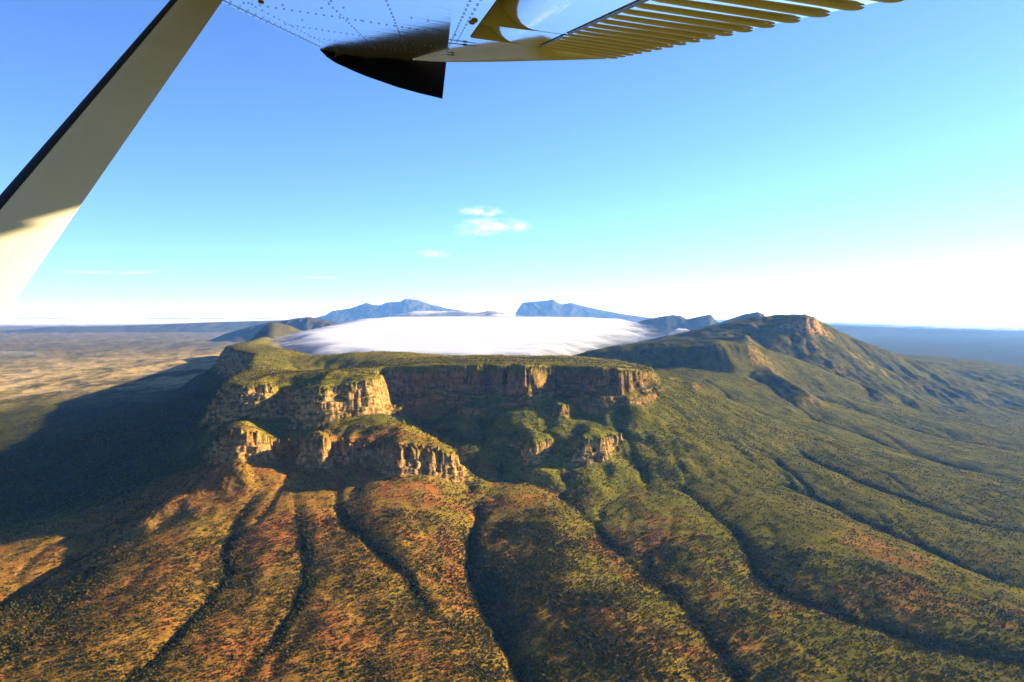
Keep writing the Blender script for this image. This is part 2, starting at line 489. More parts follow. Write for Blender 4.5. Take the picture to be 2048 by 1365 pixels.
def lift_ridges(x, y):
    up = np.zeros(x.shape)
    for q, amp, wid in RID:
        R = wid * 4
        m = (x > q[:, 0].min() - R) & (x < q[:, 0].max() + R) & (y > q[:, 1].min() - R) & (y < q[:, 1].max() + R)
        X = x[m] + 16 * fbm(x[m], y[m], 80, 3, 171)
        Y = y[m] + 16 * fbm(x[m], y[m], 80, 3, 175)
        best = np.full(X.shape, 1e12)
        for i in range(len(q) - 1):
            a, b = q[i], q[i + 1]
            dx, dy = b - a
            t = np.clip(((X - a[0]) * dx + (Y - a[1]) * dy) / (dx * dx + dy * dy + 1e-9), 0, 1)
            best = np.minimum(best, (X - a[0] - t * dx) ** 2 + (Y - a[1] - t * dy) ** 2)
        d = np.sqrt(best)
        up[m] = np.maximum(up[m], amp * (0.6 * np.exp(-d / wid) + 0.4 * np.exp(-(d / wid) ** 2)))
    return up


def land(x, y):
    """height, rock share, gully wood share and owner (0 ground, 1 table mountain, 2 peak)"""
    x, y = np.asarray(x, float), np.asarray(y, float)
    r = np.hypot(x, y)
    H = BASE(x, y)
    far = sstep(14000, 20000, r)
    H = H * (1 - far) + PLAIN * far
    H = np.maximum(H, PLAIN - 60)
    cut, wood = carve(x, y)
    lift = lift_ridges(x, y)
    H = H - cut + lift
    # spurs and rills on the long eastern slope
    u = x * 0.94 + y * 0.33
    v = -x * 0.33 + y * 0.94
    east = sstep(500, 1100, x + 0.1 * (y - 2000)) * sstep(2300, 3200, y) * (1 - sstep(5600, 7500, y))
    H = H + east * 9 * ridged(u + 130 * fbm(x, y, 420, 3, 83), v * 0.33, 300, 4, 81)
    near = 1 - sstep(2600, 3600, r)
    ww = 1 - sstep(9000, 16000, r)
    H = H + ww * (6 * fbm(x, y, 260, 2, 91) + 1.3 * fbm(x, y, 70, 2, 95)) + near * 0.9 * fbm(x, y, 18, 3, 99)
    fan = sstep(-1500, -1000, x) * (1 - sstep(300, 900, x)) * (1 - sstep(1900, 2150, y))
    H = H + fan * 2.0 * ridged(x + 50 * fbm(x, y, 200, 2, 103), y * 0.4, 110, 3, 101)
    # low rolling country on the western plain
    west = sstep(1500, 2600, -x + 0.1 * y) * sstep(2600, 4500, y)
    H = H + west * (42 * ridged(x * .8 + y * .25, y * .42 - x * .2, 800, 4, 111) + 8)
    C = sstep(3900, 4500, y - 0.2 * x) * sstep(700, 1500, x) * (1 - sstep(6000, 7000, y))
    H = H + C * (30 * ridged(u + 50 * fbm(x, y, 200, 2, 125), v * 0.5, 190, 4, 121) + 6 * fbm(x, y, 50, 3, 128))
    rock = 0.8 * sstep(14, 32, lift) * sstep(-0.25, 0.3, fbm(x, y, 45, 3, 181))
    own = np.zeros(x.shape, np.int8)
    o = tier(H, rock, x, y, PLATEAU, 'upper', 1.0, 1.0, True)
    wall = None
    own[o] = 1
    for poly, prof, h, fk in ((LOWER_A, 'lower', 1.0, 0.95), (LOWER_B, 'lower', 0.92, 0.75), (BAND_B, 'band', 1.3, 0.8),
                              (OUTCROP_1, 'band', 0.9, 0.6), (OUTCROP_2, 'band', 1.2, 0.6), (KNOLL, 'lower', 0.5, 0.7)):
        o = tier(H, rock, x, y, poly, prof, h, fk, False, 500.0)
        own[o] = 1
    o = tier(H, rock, x, y, PEAK, 'peak', 1.0, 1.6, False, 900.0)
    own[o] = 2
    o = tier(H, rock, x, y, FLANK, 'flank', 1.0, 1.2, False, 700.0)
    own[o] = 2
    for poly in (CRAG_1, CRAG_2):
        o = tier(H, rock, x, y, poly, 'lower', 0.5, 1.2, False, 400.0)
        own[o] = 2
    return H, rock, wood, own


# ------------------------------------------------------------------ running water: branching rills worn into the slopes
def wear():
    st = 8.0
    xs, ys = np.arange(-1900, 3400, st), np.arange(900, 6300, st)
    X, Y = np.meshgrid(xs, ys)
    z0 = land(X, Y)[0]
    z = z0 + 3.5 * fbm(X, Y, 170, 3, 701) + 1.0 * fbm(X, Y, 50, 2, 705)
    ny, nx = z.shape
    area = None
    for it in range(4):
        pad = np.pad(z, 1, mode='edge')
        best = np.zeros(z.shape)
        to = np.arange(z.size).reshape(z.shape)
        base = to.copy()
        for dy in (-1, 0, 1):
            for dx in (-1, 0, 1):
                if dx or dy:
                    drop = (z - pad[1 + dy:1 + dy + ny, 1 + dx:1 + dx + nx]) / math.hypot(dx, dy)
                    ok = drop > best
                    ok[0, :] = ok[-1, :] = False
                    ok[:, 0] = ok[:, -1] = False
                    best = np.where(ok, drop, best)
                    to = np.where(ok, base + dy * nx + dx, to)
        order = np.argsort(-z, axis=None).tolist()
        t = to.ravel().tolist()
        acc = [1.0] * z.size
        for c in order:
            d = t[c]
            if d != c:
                acc[d] += acc[c]
        area = np.array(acc).reshape(z.shape)
        cut = 0.30 * np.minimum(area, 1200.0) ** 0.52 * np.clip(best / st / 0.12, 0.1, 1.2)
        cut = cut - 0.3
        p = np.pad(cut, 1, mode='edge')
        soft = sum(p[1 + a:1 + a + ny, 1 + b:1 + b + nx] * w for a, b, w in
                   ((0, 0, .30), (1, 0, .115), (-1, 0, .115), (0, 1, .115), (0, -1, .115), (1, 1, .06), (-1, 1, .06), (1, -1, .06), (-1, -1, .06)))
        z = z - 0.30 * soft * (1 - 0.35 * sstep(2100, 1900, Y) * sstep(500, 100, X))
        p = np.pad(z, 1, mode='edge')                # soil creep rounds the spurs
        z = z + 0.40 * (0.25 * (p[:-2, 1:-1] + p[2:, 1:-1] + p[1:-1, :-2] + p[1:-1, 2:]) - z)
    d = z - z0
    edge = np.minimum(np.minimum(X - xs[0], xs[-1] - X), np.minimum(Y - ys[0], ys[-1] - Y))
    d = d * sstep(0, 160, edge)
    wet = np.log(area + 1) / math.log(3000.0)
    p = np.pad(wet, 1, mode='edge')
    wet = sum(p[1 + a:1 + a + ny, 1 + b:1 + b + nx] for a in (-1, 0, 1) for b in (-1, 0, 1)) / 9 * sstep(0, 160, edge)
    return xs, ys, d, wet


WX, WY, WD, WW = wear()
land_smooth = land


def sample(G, x, y):
    fx = np.clip((x - WX[0]) / (WX[1] - WX[0]), 0, len(WX) - 1.001)
    fy = np.clip((y - WY[0]) / (WY[1] - WY[0]), 0, len(WY) - 1.001)
    ix, iy = fx.astype(int), fy.astype(int)
    a, b = fx - ix, fy - iy
    return (G[iy, ix] * (1 - a) + G[iy, ix + 1] * a) * (1 - b) + (G[iy + 1, ix] * (1 - a) + G[iy + 1, ix + 1] * a) * b


def land(x, y):
    x, y = np.asarray(x, float), np.asarray(y, float)
    H, rock, wood, own = land_smooth(x, y)
    H = H + sample(WD, x, y) * (1 - 0.8 * rock)
    wet = sample(WW, x, y)
    wood = np.maximum(wood * 0.75, sstep(0.36, 0.72, wet) * (1 - rock))
    return H, rock, wood, own


# ------------------------------------------------------------------ node helpers
def mat(name):
    m = bpy.data.materials.new(name)
    m.use_nodes = True
    nt = m.node_tree
    b = nt.nodes["Principled BSDF"]
    return m, nt, b


def N(nt, kind, **kw):
    n = nt.nodes.new(kind)
    for k, v in kw.items():
        if k in n.inputs.keys():
            n.inputs[k].default_value = v
        else:
            setattr(n, k, v)
    return n


def noise_node(nt, vec, scale, detail=4, rough=0.6):
    n = N(nt, "ShaderNodeTexNoise", Scale=scale, Detail=detail, Roughness=rough)
    nt.links.new(vec, n.inputs["Vector"])
    return n.outputs["Fac"]


def ramp(nt, fac, stops):
    n = nt.nodes.new("ShaderNodeValToRGB")
    while len(n.color_ramp.elements) < len(stops):
        n.color_ramp.elements.new(0.5)
    for e, (p, c) in zip(n.color_ramp.elements, stops):
        e.position = p
        e.color = c if len(c) == 4 else (*c, 1)
    nt.links.new(fac, n.inputs["Fac"])
    return n.outputs["Color"]


def mixrgb(nt, mode, fac, a, b):
    n = N(nt, "ShaderNodeMix", data_type='RGBA', blend_type=mode)
    for sock, val in ((n.inputs[0], fac), (n.inputs[6], a), (n.inputs[7], b)):
        if isinstance(val, (int, float)):
            sock.default_value = val
        elif isinstance(val, tuple):
            sock.default_value = val
        else:
            nt.links.new(val, sock)
    return n.outputs[2]


def tag(o, label, cat, kind=None, group=None):
    o["label"] = label
    if cat:
        o["category"] = cat
    if kind:
        o["kind"] = kind
    if group:
        o["group"] = group
    return o


def grid_mesh(name, co, faces, material, smooth=True):
    me = bpy.data.meshes.new(name)
    me.vertices.add(len(co))
    me.vertices.foreach_set("co", np.asarray(co, np.float32).ravel())
    faces = np.asarray(faces, np.int32)
    k = faces.shape[1]
    me.loops.add(len(faces) * k)
    me.loops.foreach_set("vertex_index", faces.ravel())
    me.polygons.add(len(faces))
    me.polygons.foreach_set("loop_start", np.arange(len(faces), dtype=np.int32) * k)
    me.polygons.foreach_set("use_smooth", np.full(len(faces), smooth, bool))
    me.update(calc_edges=True)
    if material:
        me.materials.append(material)
    return me


def attr(me, name, vals):
    vals = np.asarray(vals, np.float32)
    if vals.ndim == 1:
        a = me.attributes.new(name, 'FLOAT', 'POINT')
        a.data.foreach_set("value", vals)
    else:
        a = me.attributes.new(name, 'FLOAT_COLOR', 'POINT')
        c = np.ones((len(vals), 4), np.float32)
        c[:, :3] = vals
        a.data.foreach_set("color", c.ravel())


# ------------------------------------------------------------------ ground material
def land_material():
    m, nt, b = mat("outback_ground")
    geo = N(nt, "ShaderNodeNewGeometry")
    pos = geo.outputs["Position"]
    tint = N(nt, "ShaderNodeAttribute", attribute_name="tint").outputs["Color"]
    rock = N(nt, "ShaderNodeAttribute", attribute_name="rock").outputs["Fac"]
    n1 = noise_node(nt, pos, 1 / 5.0, 3, 0.7)
    n2 = noise_node(nt, pos, 1 / 24.0, 4, 0.65)
    n3 = noise_node(nt, pos, 1 / 110.0, 4, 0.6)
    g1 = ramp(nt, n1, [(0.30, (.35, .36, .34)), (0.52, (1, 1, 1)), (0.75, (1.45, 1.4, 1.3))])
    g2 = ramp(nt, n2, [(0.30, (.62, .66, .62)), (0.70, (1.3, 1.26, 1.2))])
    g3 = ramp(nt, n3, [(0.30, (.75, .80, .78)), (0.70, (1.22, 1.18, 1.12))])
    soil = mixrgb(nt, 'MULTIPLY', 1.0, tint, g1)
    soil = mixrgb(nt, 'MULTIPLY', 1.0, soil, g2)
    soil = mixrgb(nt, 'MULTIPLY', 1.0, soil, g3)
    # bedded sandstone: thin level beds, vertical stains
    mp = N(nt, "ShaderNodeMapping")
    mp.inputs["Scale"].default_value = (1 / 45.0, 1 / 45.0, 1 / 8.0)
    nt.links.new(pos, mp.inputs["Vector"])
    beds = noise_node(nt, mp.outputs[0], 1.0, 5, 0.65)
    mp2 = N(nt, "ShaderNodeMapping")
    mp2.inputs["Scale"].default_value = (1 / 13.0, 1 / 13.0, 1 / 26.0)
    nt.links.new(pos, mp2.inputs["Vector"])
    stain = noise_node(nt, mp2.outputs[0], 1.0, 4, 0.65)
    rc = ramp(nt, beds, [(0.30, (.10, .050, .016)), (0.45, (.31, .165, .048)), (0.60, (.41, .24, .080)), (0.75, (.22, .105, .030))])
    rs = ramp(nt, stain, [(0.36, (.30, .31, .30)), (0.50, (1, 1, 1)), (0.70, (1.15, 1.1, 1.05))])
    rcol = mixrgb(nt, 'MULTIPLY', 1.0, rc, rs)
    wall_shade = N(nt, "ShaderNodeAttribute", attribute_name="wall_shade").outputs["Fac"]
    rcol = mixrgb(nt, 'MULTIPLY', wall_shade, rcol, (.62, .60, .60, 1))  # upper eastern wall: darker rock, with shade painted into its colour
    # ledges that keep soil and scrub
    sep = N(nt, "ShaderNodeSeparateXYZ")
    nt.links.new(geo.outputs["Normal"], sep.inputs[0])
    steep = N(nt, "ShaderNodeMapRange", interpolation_type='SMOOTHSTEP')
    steep.inputs["From Min"].default_value = 0.90
    steep.inputs["From Max"].default_value = 0.66
    nt.links.new(sep.outputs["Z"], steep.inputs["Value"])
    add = N(nt, "ShaderNodeMath", operation='MULTIPLY_ADD')
    nt.links.new(n2, add.inputs[0])
    add.inputs[1].default_value = 0.9
    add.inputs[2].default_value = -0.40
    f0 = N(nt, "ShaderNodeMath", operation='ADD', use_clamp=True)
    nt.links.new(steep.outputs[0], f0.inputs[0])
    nt.links.new(add.outputs[0], f0.inputs[1])
    f1 = N(nt, "ShaderNodeMath", operation='MULTIPLY', use_clamp=True)
    mp3 = N(nt, "ShaderNodeMapping")
    mp3.inputs["Scale"].default_value = (1 / 26.0, 1 / 26.0, 1 / 11.0)
    nt.links.new(pos, mp3.inputs["Vector"])
    tufts = noise_node(nt, mp3.outputs[0], 1.0, 4, 0.65)
    tr = N(nt, "ShaderNodeMapRange", interpolation_type='SMOOTHSTEP')
    tr.inputs["From Min"].default_value = 0.62
    tr.inputs["From Max"].default_value = 0.52
    nt.links.new(tufts, tr.inputs["Value"])
    f00 = N(nt, "ShaderNodeMath", operation='MULTIPLY', use_clamp=True)
    nt.links.new(f0.outputs[0], f00.inputs[0])
    nt.links.new(tr.outputs[0], f00.inputs[1])
    nt.links.new(f00.outputs[0], f1.inputs[0])
    nt.links.new(rock, f1.inputs[1])
    col = mixrgb(nt, 'MIX', f1.outputs[0], soil, rcol)
    nt.links.new(col, b.inputs["Base Color"])
    b.inputs["Roughness"].default_value = 0.95
    b.inputs["Specular IOR Level"].default_value = 0.0
    # relief: low bushes and clods on soil, beds and joints on rock
    hsoil = N(nt, "ShaderNodeMath", operation='MULTIPLY_ADD')
    nt.links.new(n1, hsoil.inputs[0])
    hsoil.inputs[1].default_value = 0.45
    nt.links.new(n2, hsoil.inputs[2])
    hrock = N(nt, "ShaderNodeMath", operation='MULTIPLY_ADD')
    nt.links.new(beds, hrock.inputs[0])
    hrock.inputs[1].default_value = 5.0
    hr2 = N(nt, "ShaderNodeMath", operation='MULTIPLY')
    nt.links.new(stain, hr2.inputs[0])
    hr2.inputs[1].default_value = 5.0
    nt.links.new(hr2.outputs[0], hrock.inputs[2])
    hm = N(nt, "ShaderNodeMix", data_type='FLOAT')
    nt.links.new(f1.outputs[0], hm.inputs[0])
    nt.links.new(hsoil.outputs[0], hm.inputs[2])
    nt.links.new(hrock.outputs[0], hm.inputs[3])
    bump = N(nt, "ShaderNodeBump", Strength=0.75, Distance=1.0)
    nt.links.new(hm.outputs[0], bump.inputs["Height"])
    nt.links.new(bump.outputs[0], b.inputs["Normal"])
    return m


LAND = land_material()

ALB = 0.58                                     # dry, dusty ground is dark
RED = np.array([.41, .150, .036]) * ALB
BROWN = np.array([.36, .182, .034]) * ALB
OLIVE = np.array([.215, .190, .018]) * ALB
GREEN = np.array([.110, .122, .013]) * ALB
DARK = np.array([.026, .034, .010]) * ALB
TAN = np.array([.62, .44, .20]) * ALB
FAR = np.array([.065, .070, .036]) * ALB


def lerp(a, b, t):
    return a + (b - a) * np.asarray(t)[..., None]


def tint_of(x, y, z, rock, wood, own):
    """ground colour: red earth fans, green eastern slopes, pale western flats, painted shade at the western foot"""
    r = np.hypot(x, y)
    n = fbm(x, y, 240, 4, 201)
    rl = sstep(700, 1050, y)
    n2 = fbm(x, y, 60, 3, 205)
    red = np.clip(1.0 - (x + 0.45 * (y - 1200) + 150) / 900, 0, 1)
    red = np.clip(red + 0.55 * n + 0.4 * n2, 0, 1) * (1 - sstep(2080, 2450, r)) * rl
    col = np.broadcast_to(OLIVE, x.shape + (3,)).copy()
    col = lerp(col, GREEN, sstep(-0.25, 0.35, n2 + .5 * n) * 0.8)
    col = lerp(col, BROWN, red)
    col = lerp(col, RED, red * sstep(-0.1, 0.55, n + n2))
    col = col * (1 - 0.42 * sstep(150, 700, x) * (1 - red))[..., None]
    # bare red scalds among the scrub of the lower eastern fans
    scald = sstep(0.28, 0.6, fbm(x, y * 2.0, 90, 4, 211)) * (1 - sstep(1500, 2000, y)) * sstep(100, 500, x)
    col = lerp(col, RED * 1.15, scald * 0.9)
    top = (own == 1) & (rock < 0.2) & (z > -260)
    col = lerp(col, np.array([.145, .112, .014]), top * sstep(-.5, .4, n2) * 0.9)
    west = sstep(1300, 2300, -x + 0.05 * y) * sstep(3500, 5200, y) 
    tan = np.clip(west * (0.95 + 1.3 * n + 0.9 * n2), 0, 1) * (1 - 0.4 * sstep(9000, 14000, r))
    patch = sstep(-0.05, 0.45, fbm(x, y * 0.6, 420, 5, 231) + 0.35 * fbm(x, y, 90, 3, 235))
    tan = tan * (1 - 0.75 * patch * sstep(30000, 9000, r))
    tan = tan * (own == 0) * (z < -330)
    col = lerp(col, TAN, tan)
    fw = sstep(7500, 12000, r)
    col = lerp(col, FAR, fw * 0.8 * (1 - 0.4 * tan))
    col = lerp(col, DARK, np.clip(wood, 0, 1) * 0.85)
    # the bluff's shade, painted into the ground along its western foot
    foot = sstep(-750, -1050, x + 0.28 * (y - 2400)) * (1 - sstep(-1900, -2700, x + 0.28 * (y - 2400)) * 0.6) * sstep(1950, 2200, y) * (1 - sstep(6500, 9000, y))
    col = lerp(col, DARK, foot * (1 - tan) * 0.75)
    return col


# ------------------------------------------------------------------ ground mesh: rings round the viewpoint, finest on the cliffs
def rings():
    r = [60.0]
    while r[-1] < 82000:
        R = r[-1]
        if R < 950:
            d = 60
        elif R < 2000:
            d = 5.0
        elif R < 2980:
            d = 2.5
        elif R < 4200:
            d = 7.0
        elif R < 6200:
            d = 12.0
        elif R < 9000:
            d = 35.0
        else:
            d = R * 0.022
        r.append(R + d)
    return np.array(r)


RR = rings()
fine = np.linspace(-34.5, 34.5, 941)
side = np.concatenate([[-36, -38.5, -42, -47, -54, -63, -75, -90, -110, -135], ])
TH = np.radians(np.concatenate([side[::-1], fine, -side, [180.0]]))
gx = RR[:, None] * np.sin(TH)[None]
gy = RR[:, None] * np.cos(TH)[None]
GZ, GROCK, GWOOD, GOWN = land(gx, gy)
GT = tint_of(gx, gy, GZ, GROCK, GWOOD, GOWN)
nr, nc = gx.shape
idx = np.arange(nr * nc, dtype=np.int32).reshape(nr, nc)
nxt = np.roll(idx, -1, axis=1)
quads = np.stack([idx[:-1], nxt[:-1], nxt[1:], idx[1:]], -1)
CO = np.stack([gx, gy, GZ], -1).reshape(-1, 3)
own_f = np.maximum(GOWN[:-1], GOWN[1:])
quads = quads.reshape(-1, 4)
own_f = own_f.reshape(-1)


def piece(name, sel, label, cat):
    q = quads[sel]
    used = np.unique(q)
    remap = np.zeros(nr * nc, np.int32)
    remap[used] = np.arange(len(used))
    me = grid_mesh(name, CO[used], remap[q], LAND)
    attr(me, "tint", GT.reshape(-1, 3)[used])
    attr(me, "rock", GROCK.reshape(-1)[used])
    cu = CO[used]
    attr(me, "wall_shade", np.clip(sstep(-440, -360, cu[:, 0]) + 0.5 * fbm(cu[:, 0], cu[:, 1], 120, 3, 651), 0, 1) * sstep(-335, -300, cu[:, 2]) * sstep(4600, 4000, cu[:, 1]))  # mask for the darker rock and painted shade of the eastern wall
    o = bpy.data.objects.new(name, me)
    COL.objects.link(o)
    tag(o, label, cat, 'structure')
    return o


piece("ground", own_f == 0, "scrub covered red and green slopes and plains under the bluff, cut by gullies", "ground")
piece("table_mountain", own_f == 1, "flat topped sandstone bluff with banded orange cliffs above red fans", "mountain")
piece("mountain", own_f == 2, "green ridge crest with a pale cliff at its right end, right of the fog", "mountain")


# ------------------------------------------------------------------ far ranges
def far_range(name, sky_px, front, back, zbase, label, seed, step=25.0, rough=1.0, lean=0.0, tintc=None, trees=0.35):
    p = np.array([P(*q) for q in sky_px])
    seg = np.concatenate([[0], np.cumsum(np.hypot(np.diff(p[:, 0]), np.diff(p[:, 1])))])
    n = max(24, int(seg[-1] / step))
    s = np.linspace(0, seg[-1], n)
    cx, cy, cz = (np.interp(s, seg, p[:, k]) for k in range(3))
    t = np.concatenate([-(np.linspace(1, 0, 46) ** 1.4), np.linspace(0, 1, 26)[1:] ** 1.3])
    off = np.where(t < 0, t * front, t * back)
    X = cx[:, None] + off[None] * (cx / cy)[:, None] + lean * off[None]
    Y = cy[:, None] + off[None]
    e = np.minimum(s, seg[-1] - s)
    hgt = np.maximum(cz - zbase, 0)[:, None]
    a = np.abs(t)[None]
    prof = np.where(t[None] < 0, (1 - a) ** 1.35, (1 - a) ** 1.1)
    wob = ridged(X + 80 * fbm(X, Y, 700, 2, seed + 3), Y * .35, 420, 4, seed) * rough
    amp = hgt * 0.30 * np.clip(a * 5, 0, 1) * (1 - a) ** 0.8
    Z = zbase - 60 * a + hgt * prof + amp * wob + hgt * 0.02 * fbm(X, Y, 60, 2, seed + 9)
    ii = np.arange(X.size, dtype=np.int32).reshape(X.shape)
    q = np.stack([ii[:-1, :-1], ii[1:, :-1], ii[1:, 1:], ii[:-1, 1:]], -1).reshape(-1, 4)
    me = grid_mesh(name, np.stack([X, Y, Z], -1).reshape(-1, 3), q, LAND)
    nn = fbm(X, Y, 300, 4, seed + 20)
    base = np.array(tintc if tintc else (.045, .045, .02))
    col = lerp(np.broadcast_to(base, X.shape + (3,)), np.array([.09, .07, .035]), np.clip(0.4 + nn, 0, 1) * trees)
    attr(me, "tint", col.reshape(-1, 3))
    attr(me, "rock", np.zeros(X.size))
    o = bpy.data.objects.new(name, me)
    COL.objects.link(o)
    tag(o, label, "mountain", 'structure')
    return o


far_range("mountain", [(585, 642, 40415), (625, 637, 40116), (650, 631, 39516), (665, 622, 38918), (700, 617, 38918), (733, 606, 38918), (745, 610, 38619),
          (760, 611, 38619), (775, 605, 38619), (800, 604, 38619), (810, 598, 38619), (835, 600, 38619), (860, 609, 38918),
          (890, 616, 38918), (940, 624, 39516), (1000, 633, 40116)], 3400, 3400, -420,
          "blue jagged mountain rising behind the fog, left of the gap in the rim", 301, 60.0, 0.6)
far_range("mountain", [(1026, 634, 35925), (1036, 618, 35925), (1045, 606, 35925), (1062, 604, 35925), (1090, 602, 35925), (1106, 599, 35925),
          (1114, 605, 35925), (1124, 609, 35925), (1143, 606, 35925), (1160, 611, 35925), (1200, 620, 35625), (1250, 629, 35023),
          (1330, 640, 34425)], 3000, 3400, -420, "blue mountain with a flat crest behind the fog, right of the gap", 311, 60.0, 0.6)
far_range("mountain", [(1255, 652, 14400), (1290, 640, 14250), (1320, 634, 14250), (1345, 630, 14250), (1362, 632, 14250), (1374, 639, 14100), (1400, 633, 13950),
          (1422, 629, 13950), (1430, 640, 13950), (1450, 654, 13950)], 900, 1000, -300, "low blue double hump of hills just right of the fog bank", 321)
far_range("mountain", [(1290, 682, 8970), (1380, 662, 9490), (1440, 645, 9750), (1485, 630, 9880), (1515, 624, 9880), (1527, 628, 9880), (1540, 648, 9750),
          (1600, 675, 9620)], 1000, 1200, -330, "long grey-blue ridge ending in a blunt top behind the green peak", 331)
far_range("hill", [(480, 690, 7000), (508, 674, 7200), (522, 660, 7300), (534, 648, 7350), (546, 645, 7400), (575, 650, 7600), (600, 660, 7800), (640, 670, 8000)],
          500, 900, -330, "small notched hill with a shaded left face at the left edge of the fog", 341)
far_range("hill", [(400, 690, 14500), (450, 668, 14500), (500, 654, 14500), (540, 645, 14500), (590, 638, 14500), (615, 634, 14500), (640, 638, 14500), (680, 648, 14500)],
          1400, 1500, -500, "faint low blue hills running up to the left mountain", 351)
far_range("hill", [(-80, 668, 24000), (100, 655, 24000), (250, 652, 25000), (420, 645, 25000), (600, 640, 25500)], 2500, 2500, PLAIN,
          "long level blue range along the left horizon", 371, 120)
far_range("hill", [(1640, 650, 22000), (1800, 656, 22000), (1950, 664, 21000), (2150, 676, 20000)], 2500, 2500, PLAIN,
          "faint level blue range along the right horizon", 381, 120)


# ------------------------------------------------------------------ fog filling the basin
def fog_material(name, k):
    m, nt, b = mat(name)
    b.inputs["Base Color"].default_value = (.40, .42, .47, 1)
    b.inputs["Roughness"].default_value = 1.0
    b.inputs["Specular IOR Level"].default_value = 0.0
    geo = N(nt, "ShaderNodeNewGeometry")
    thick = N(nt, "ShaderNodeAttribute", attribute_name="thick").outputs["Fac"]
    n1 = noise_node(nt, geo.outputs["Position"], 1 / 260.0, 6, 0.65)
    ad = N(nt, "ShaderNodeMath", operation='MULTIPLY_ADD')
    nt.links.new(n1, ad.inputs[0])
    ad.inputs[1].default_value = 1.6
    ad.inputs[2].default_value = -0.75
    th = N(nt, "ShaderNodeMath", operation='ADD')
    nt.links.new(thick, th.inputs[0])
    nt.links.new(ad.outputs[0], th.inputs[1])
    al = N(nt, "ShaderNodeMapRange", interpolation_type='SMOOTHSTEP')
    al.inputs["From Min"].default_value = 0.0
    al.inputs["From Max"].default_value = k
    nt.links.new(th.outputs[0], al.inputs["Value"])
    nt.links.new(al.outputs[0], b.inputs["Alpha"])
    return m


def fog_bank(name, outline, zfun, soft, step, label, billow=8.0, k=1.0, lump=120.0, seed=400):
    q = np.array(outline, float)
    xs = np.arange(q[:, 0].min() - 300, q[:, 0].max() + 300, step)
    ys = np.arange(q[:, 1].min() - 300, q[:, 1].max() + 300, step)
    X, Y = np.meshgrid(xs, ys)
    best = np.full(X.shape, 1e12)
    ins = np.zeros(X.shape, bool)
    for i in range(len(q)):
        a, b = q[i], q[(i + 1) % len(q)]
        dx, dy = b - a
        t = np.clip(((X - a[0]) * dx + (Y - a[1]) * dy) / (dx * dx + dy * dy), 0, 1)
        best = np.minimum(best, (X - a[0] - t * dx) ** 2 + (Y - a[1] - t * dy) ** 2)
        ins ^= ((a[1] > Y) != (b[1] > Y)) & (X < dx * (Y - a[1]) / (dy if abs(dy) > 1e-9 else 1e-9) + a[0])
    sd = np.where(ins, 1, -1) * np.sqrt(best) + soft * 0.5 * fbm(X, Y, 500, 4, seed)
    th = np.clip(sd / soft, 0, 1.6)
    body = sstep(0, 1, th)
    Z = zfun(X, Y) - 60 * (1 - body) + billow * body * (fbm(X, Y, lump * 4, 4, seed + 5) + 0.5 * ridged(X, Y, lump, 3, seed + 7))
    Zb = Z - 3 - 90 * body
    keep = sd > 0
    kf = keep[:-1, :-1] & keep[1:, :-1] & keep[1:, 1:] & keep[:-1, 1:]
    ii = np.arange(X.size, dtype=np.int32).reshape(X.shape)
    qt = np.stack([ii[:-1, :-1], ii[:-1, 1:], ii[1:, 1:], ii[1:, :-1]], -1)[kf]
    n = X.size
    co = np.concatenate([np.stack([X, Y, Z], -1).reshape(-1, 3), np.stack([X, Y, Zb], -1).reshape(-1, 3)])
    faces = np.concatenate([qt, qt[:, ::-1] + n])
    used = np.unique(faces)
    rm = np.zeros(2 * n, np.int32)
    rm[used] = np.arange(len(used))
    me = grid_mesh(name, co[used], rm[faces], fog_material(name, k))
    attr(me, "thick", np.concatenate([th.ravel(), th.ravel()])[used])
    o = bpy.data.objects.new(name, me)
    COL.objects.link(o)
    tag(o, label, "fog", 'stuff')
    return o


def W2(px, D):
    return ((px - 1024.0) / F * D, D)


fog_out = [W2(650, 3950), W2(565, 4500), W2(515, 5300), W2(530, 6600), W2(570, 7300), W2(620, 8000), W2(680, 9500), W2(760, 11300), W2(900, 11900),
           W2(1000, 12300), W2(1040, 11600), W2(1200, 10600), W2(1290, 9500), W2(1318, 8200), W2(1310, 7200), W2(1290, 6200),
           W2(1220, 5300), W2(1180, 4500), W2(1120, 4000), W2(900, 3850)]


def fog_top(x, y):
    return -205 + 165 * sstep(3600, 11000, y)


fog_bank("fog", fog_out, fog_top, 420.0, 45.0, "bank of white morning fog filling the basin behind the bluff", 5.0, 1.2, 420.0, 400)
fog_bank("fog", [W2(960, 11000), W2(1045, 10800), W2(1050, 12600), W2(1030, 15000), W2(960, 16500), W2(800, 17500), W2(780, 14800), W2(920, 13500)],
         lambda x, y: 25 + 0 * x, 500.0, 90.0, "white fog spilling through the gap between the two blue mountains", 40.0, 0.8, 260.0, 420)
fog_bank("fog", [W2(-200, 9500), W2(60, 9800), W2(150, 10400), W2(120, 11000), W2(-100, 11000), W2(-300, 10500)],
         lambda x, y: PLAIN + 70 + 0 * x, 500.0, 80.0, "thin pale strip of fog lying on the left plain", 10.0, 4.0, 160.0, 440)
fog_bank("fog", [W2(1330, 8300), W2(1395, 8450), W2(1385, 8700), W2(1335, 8600)],
         lambda x, y: -150 + 0 * x, 150.0, 30.0, "small wisp of fog between the blue hills right of the bank", 8.0, 1.0, 100.0, 460)

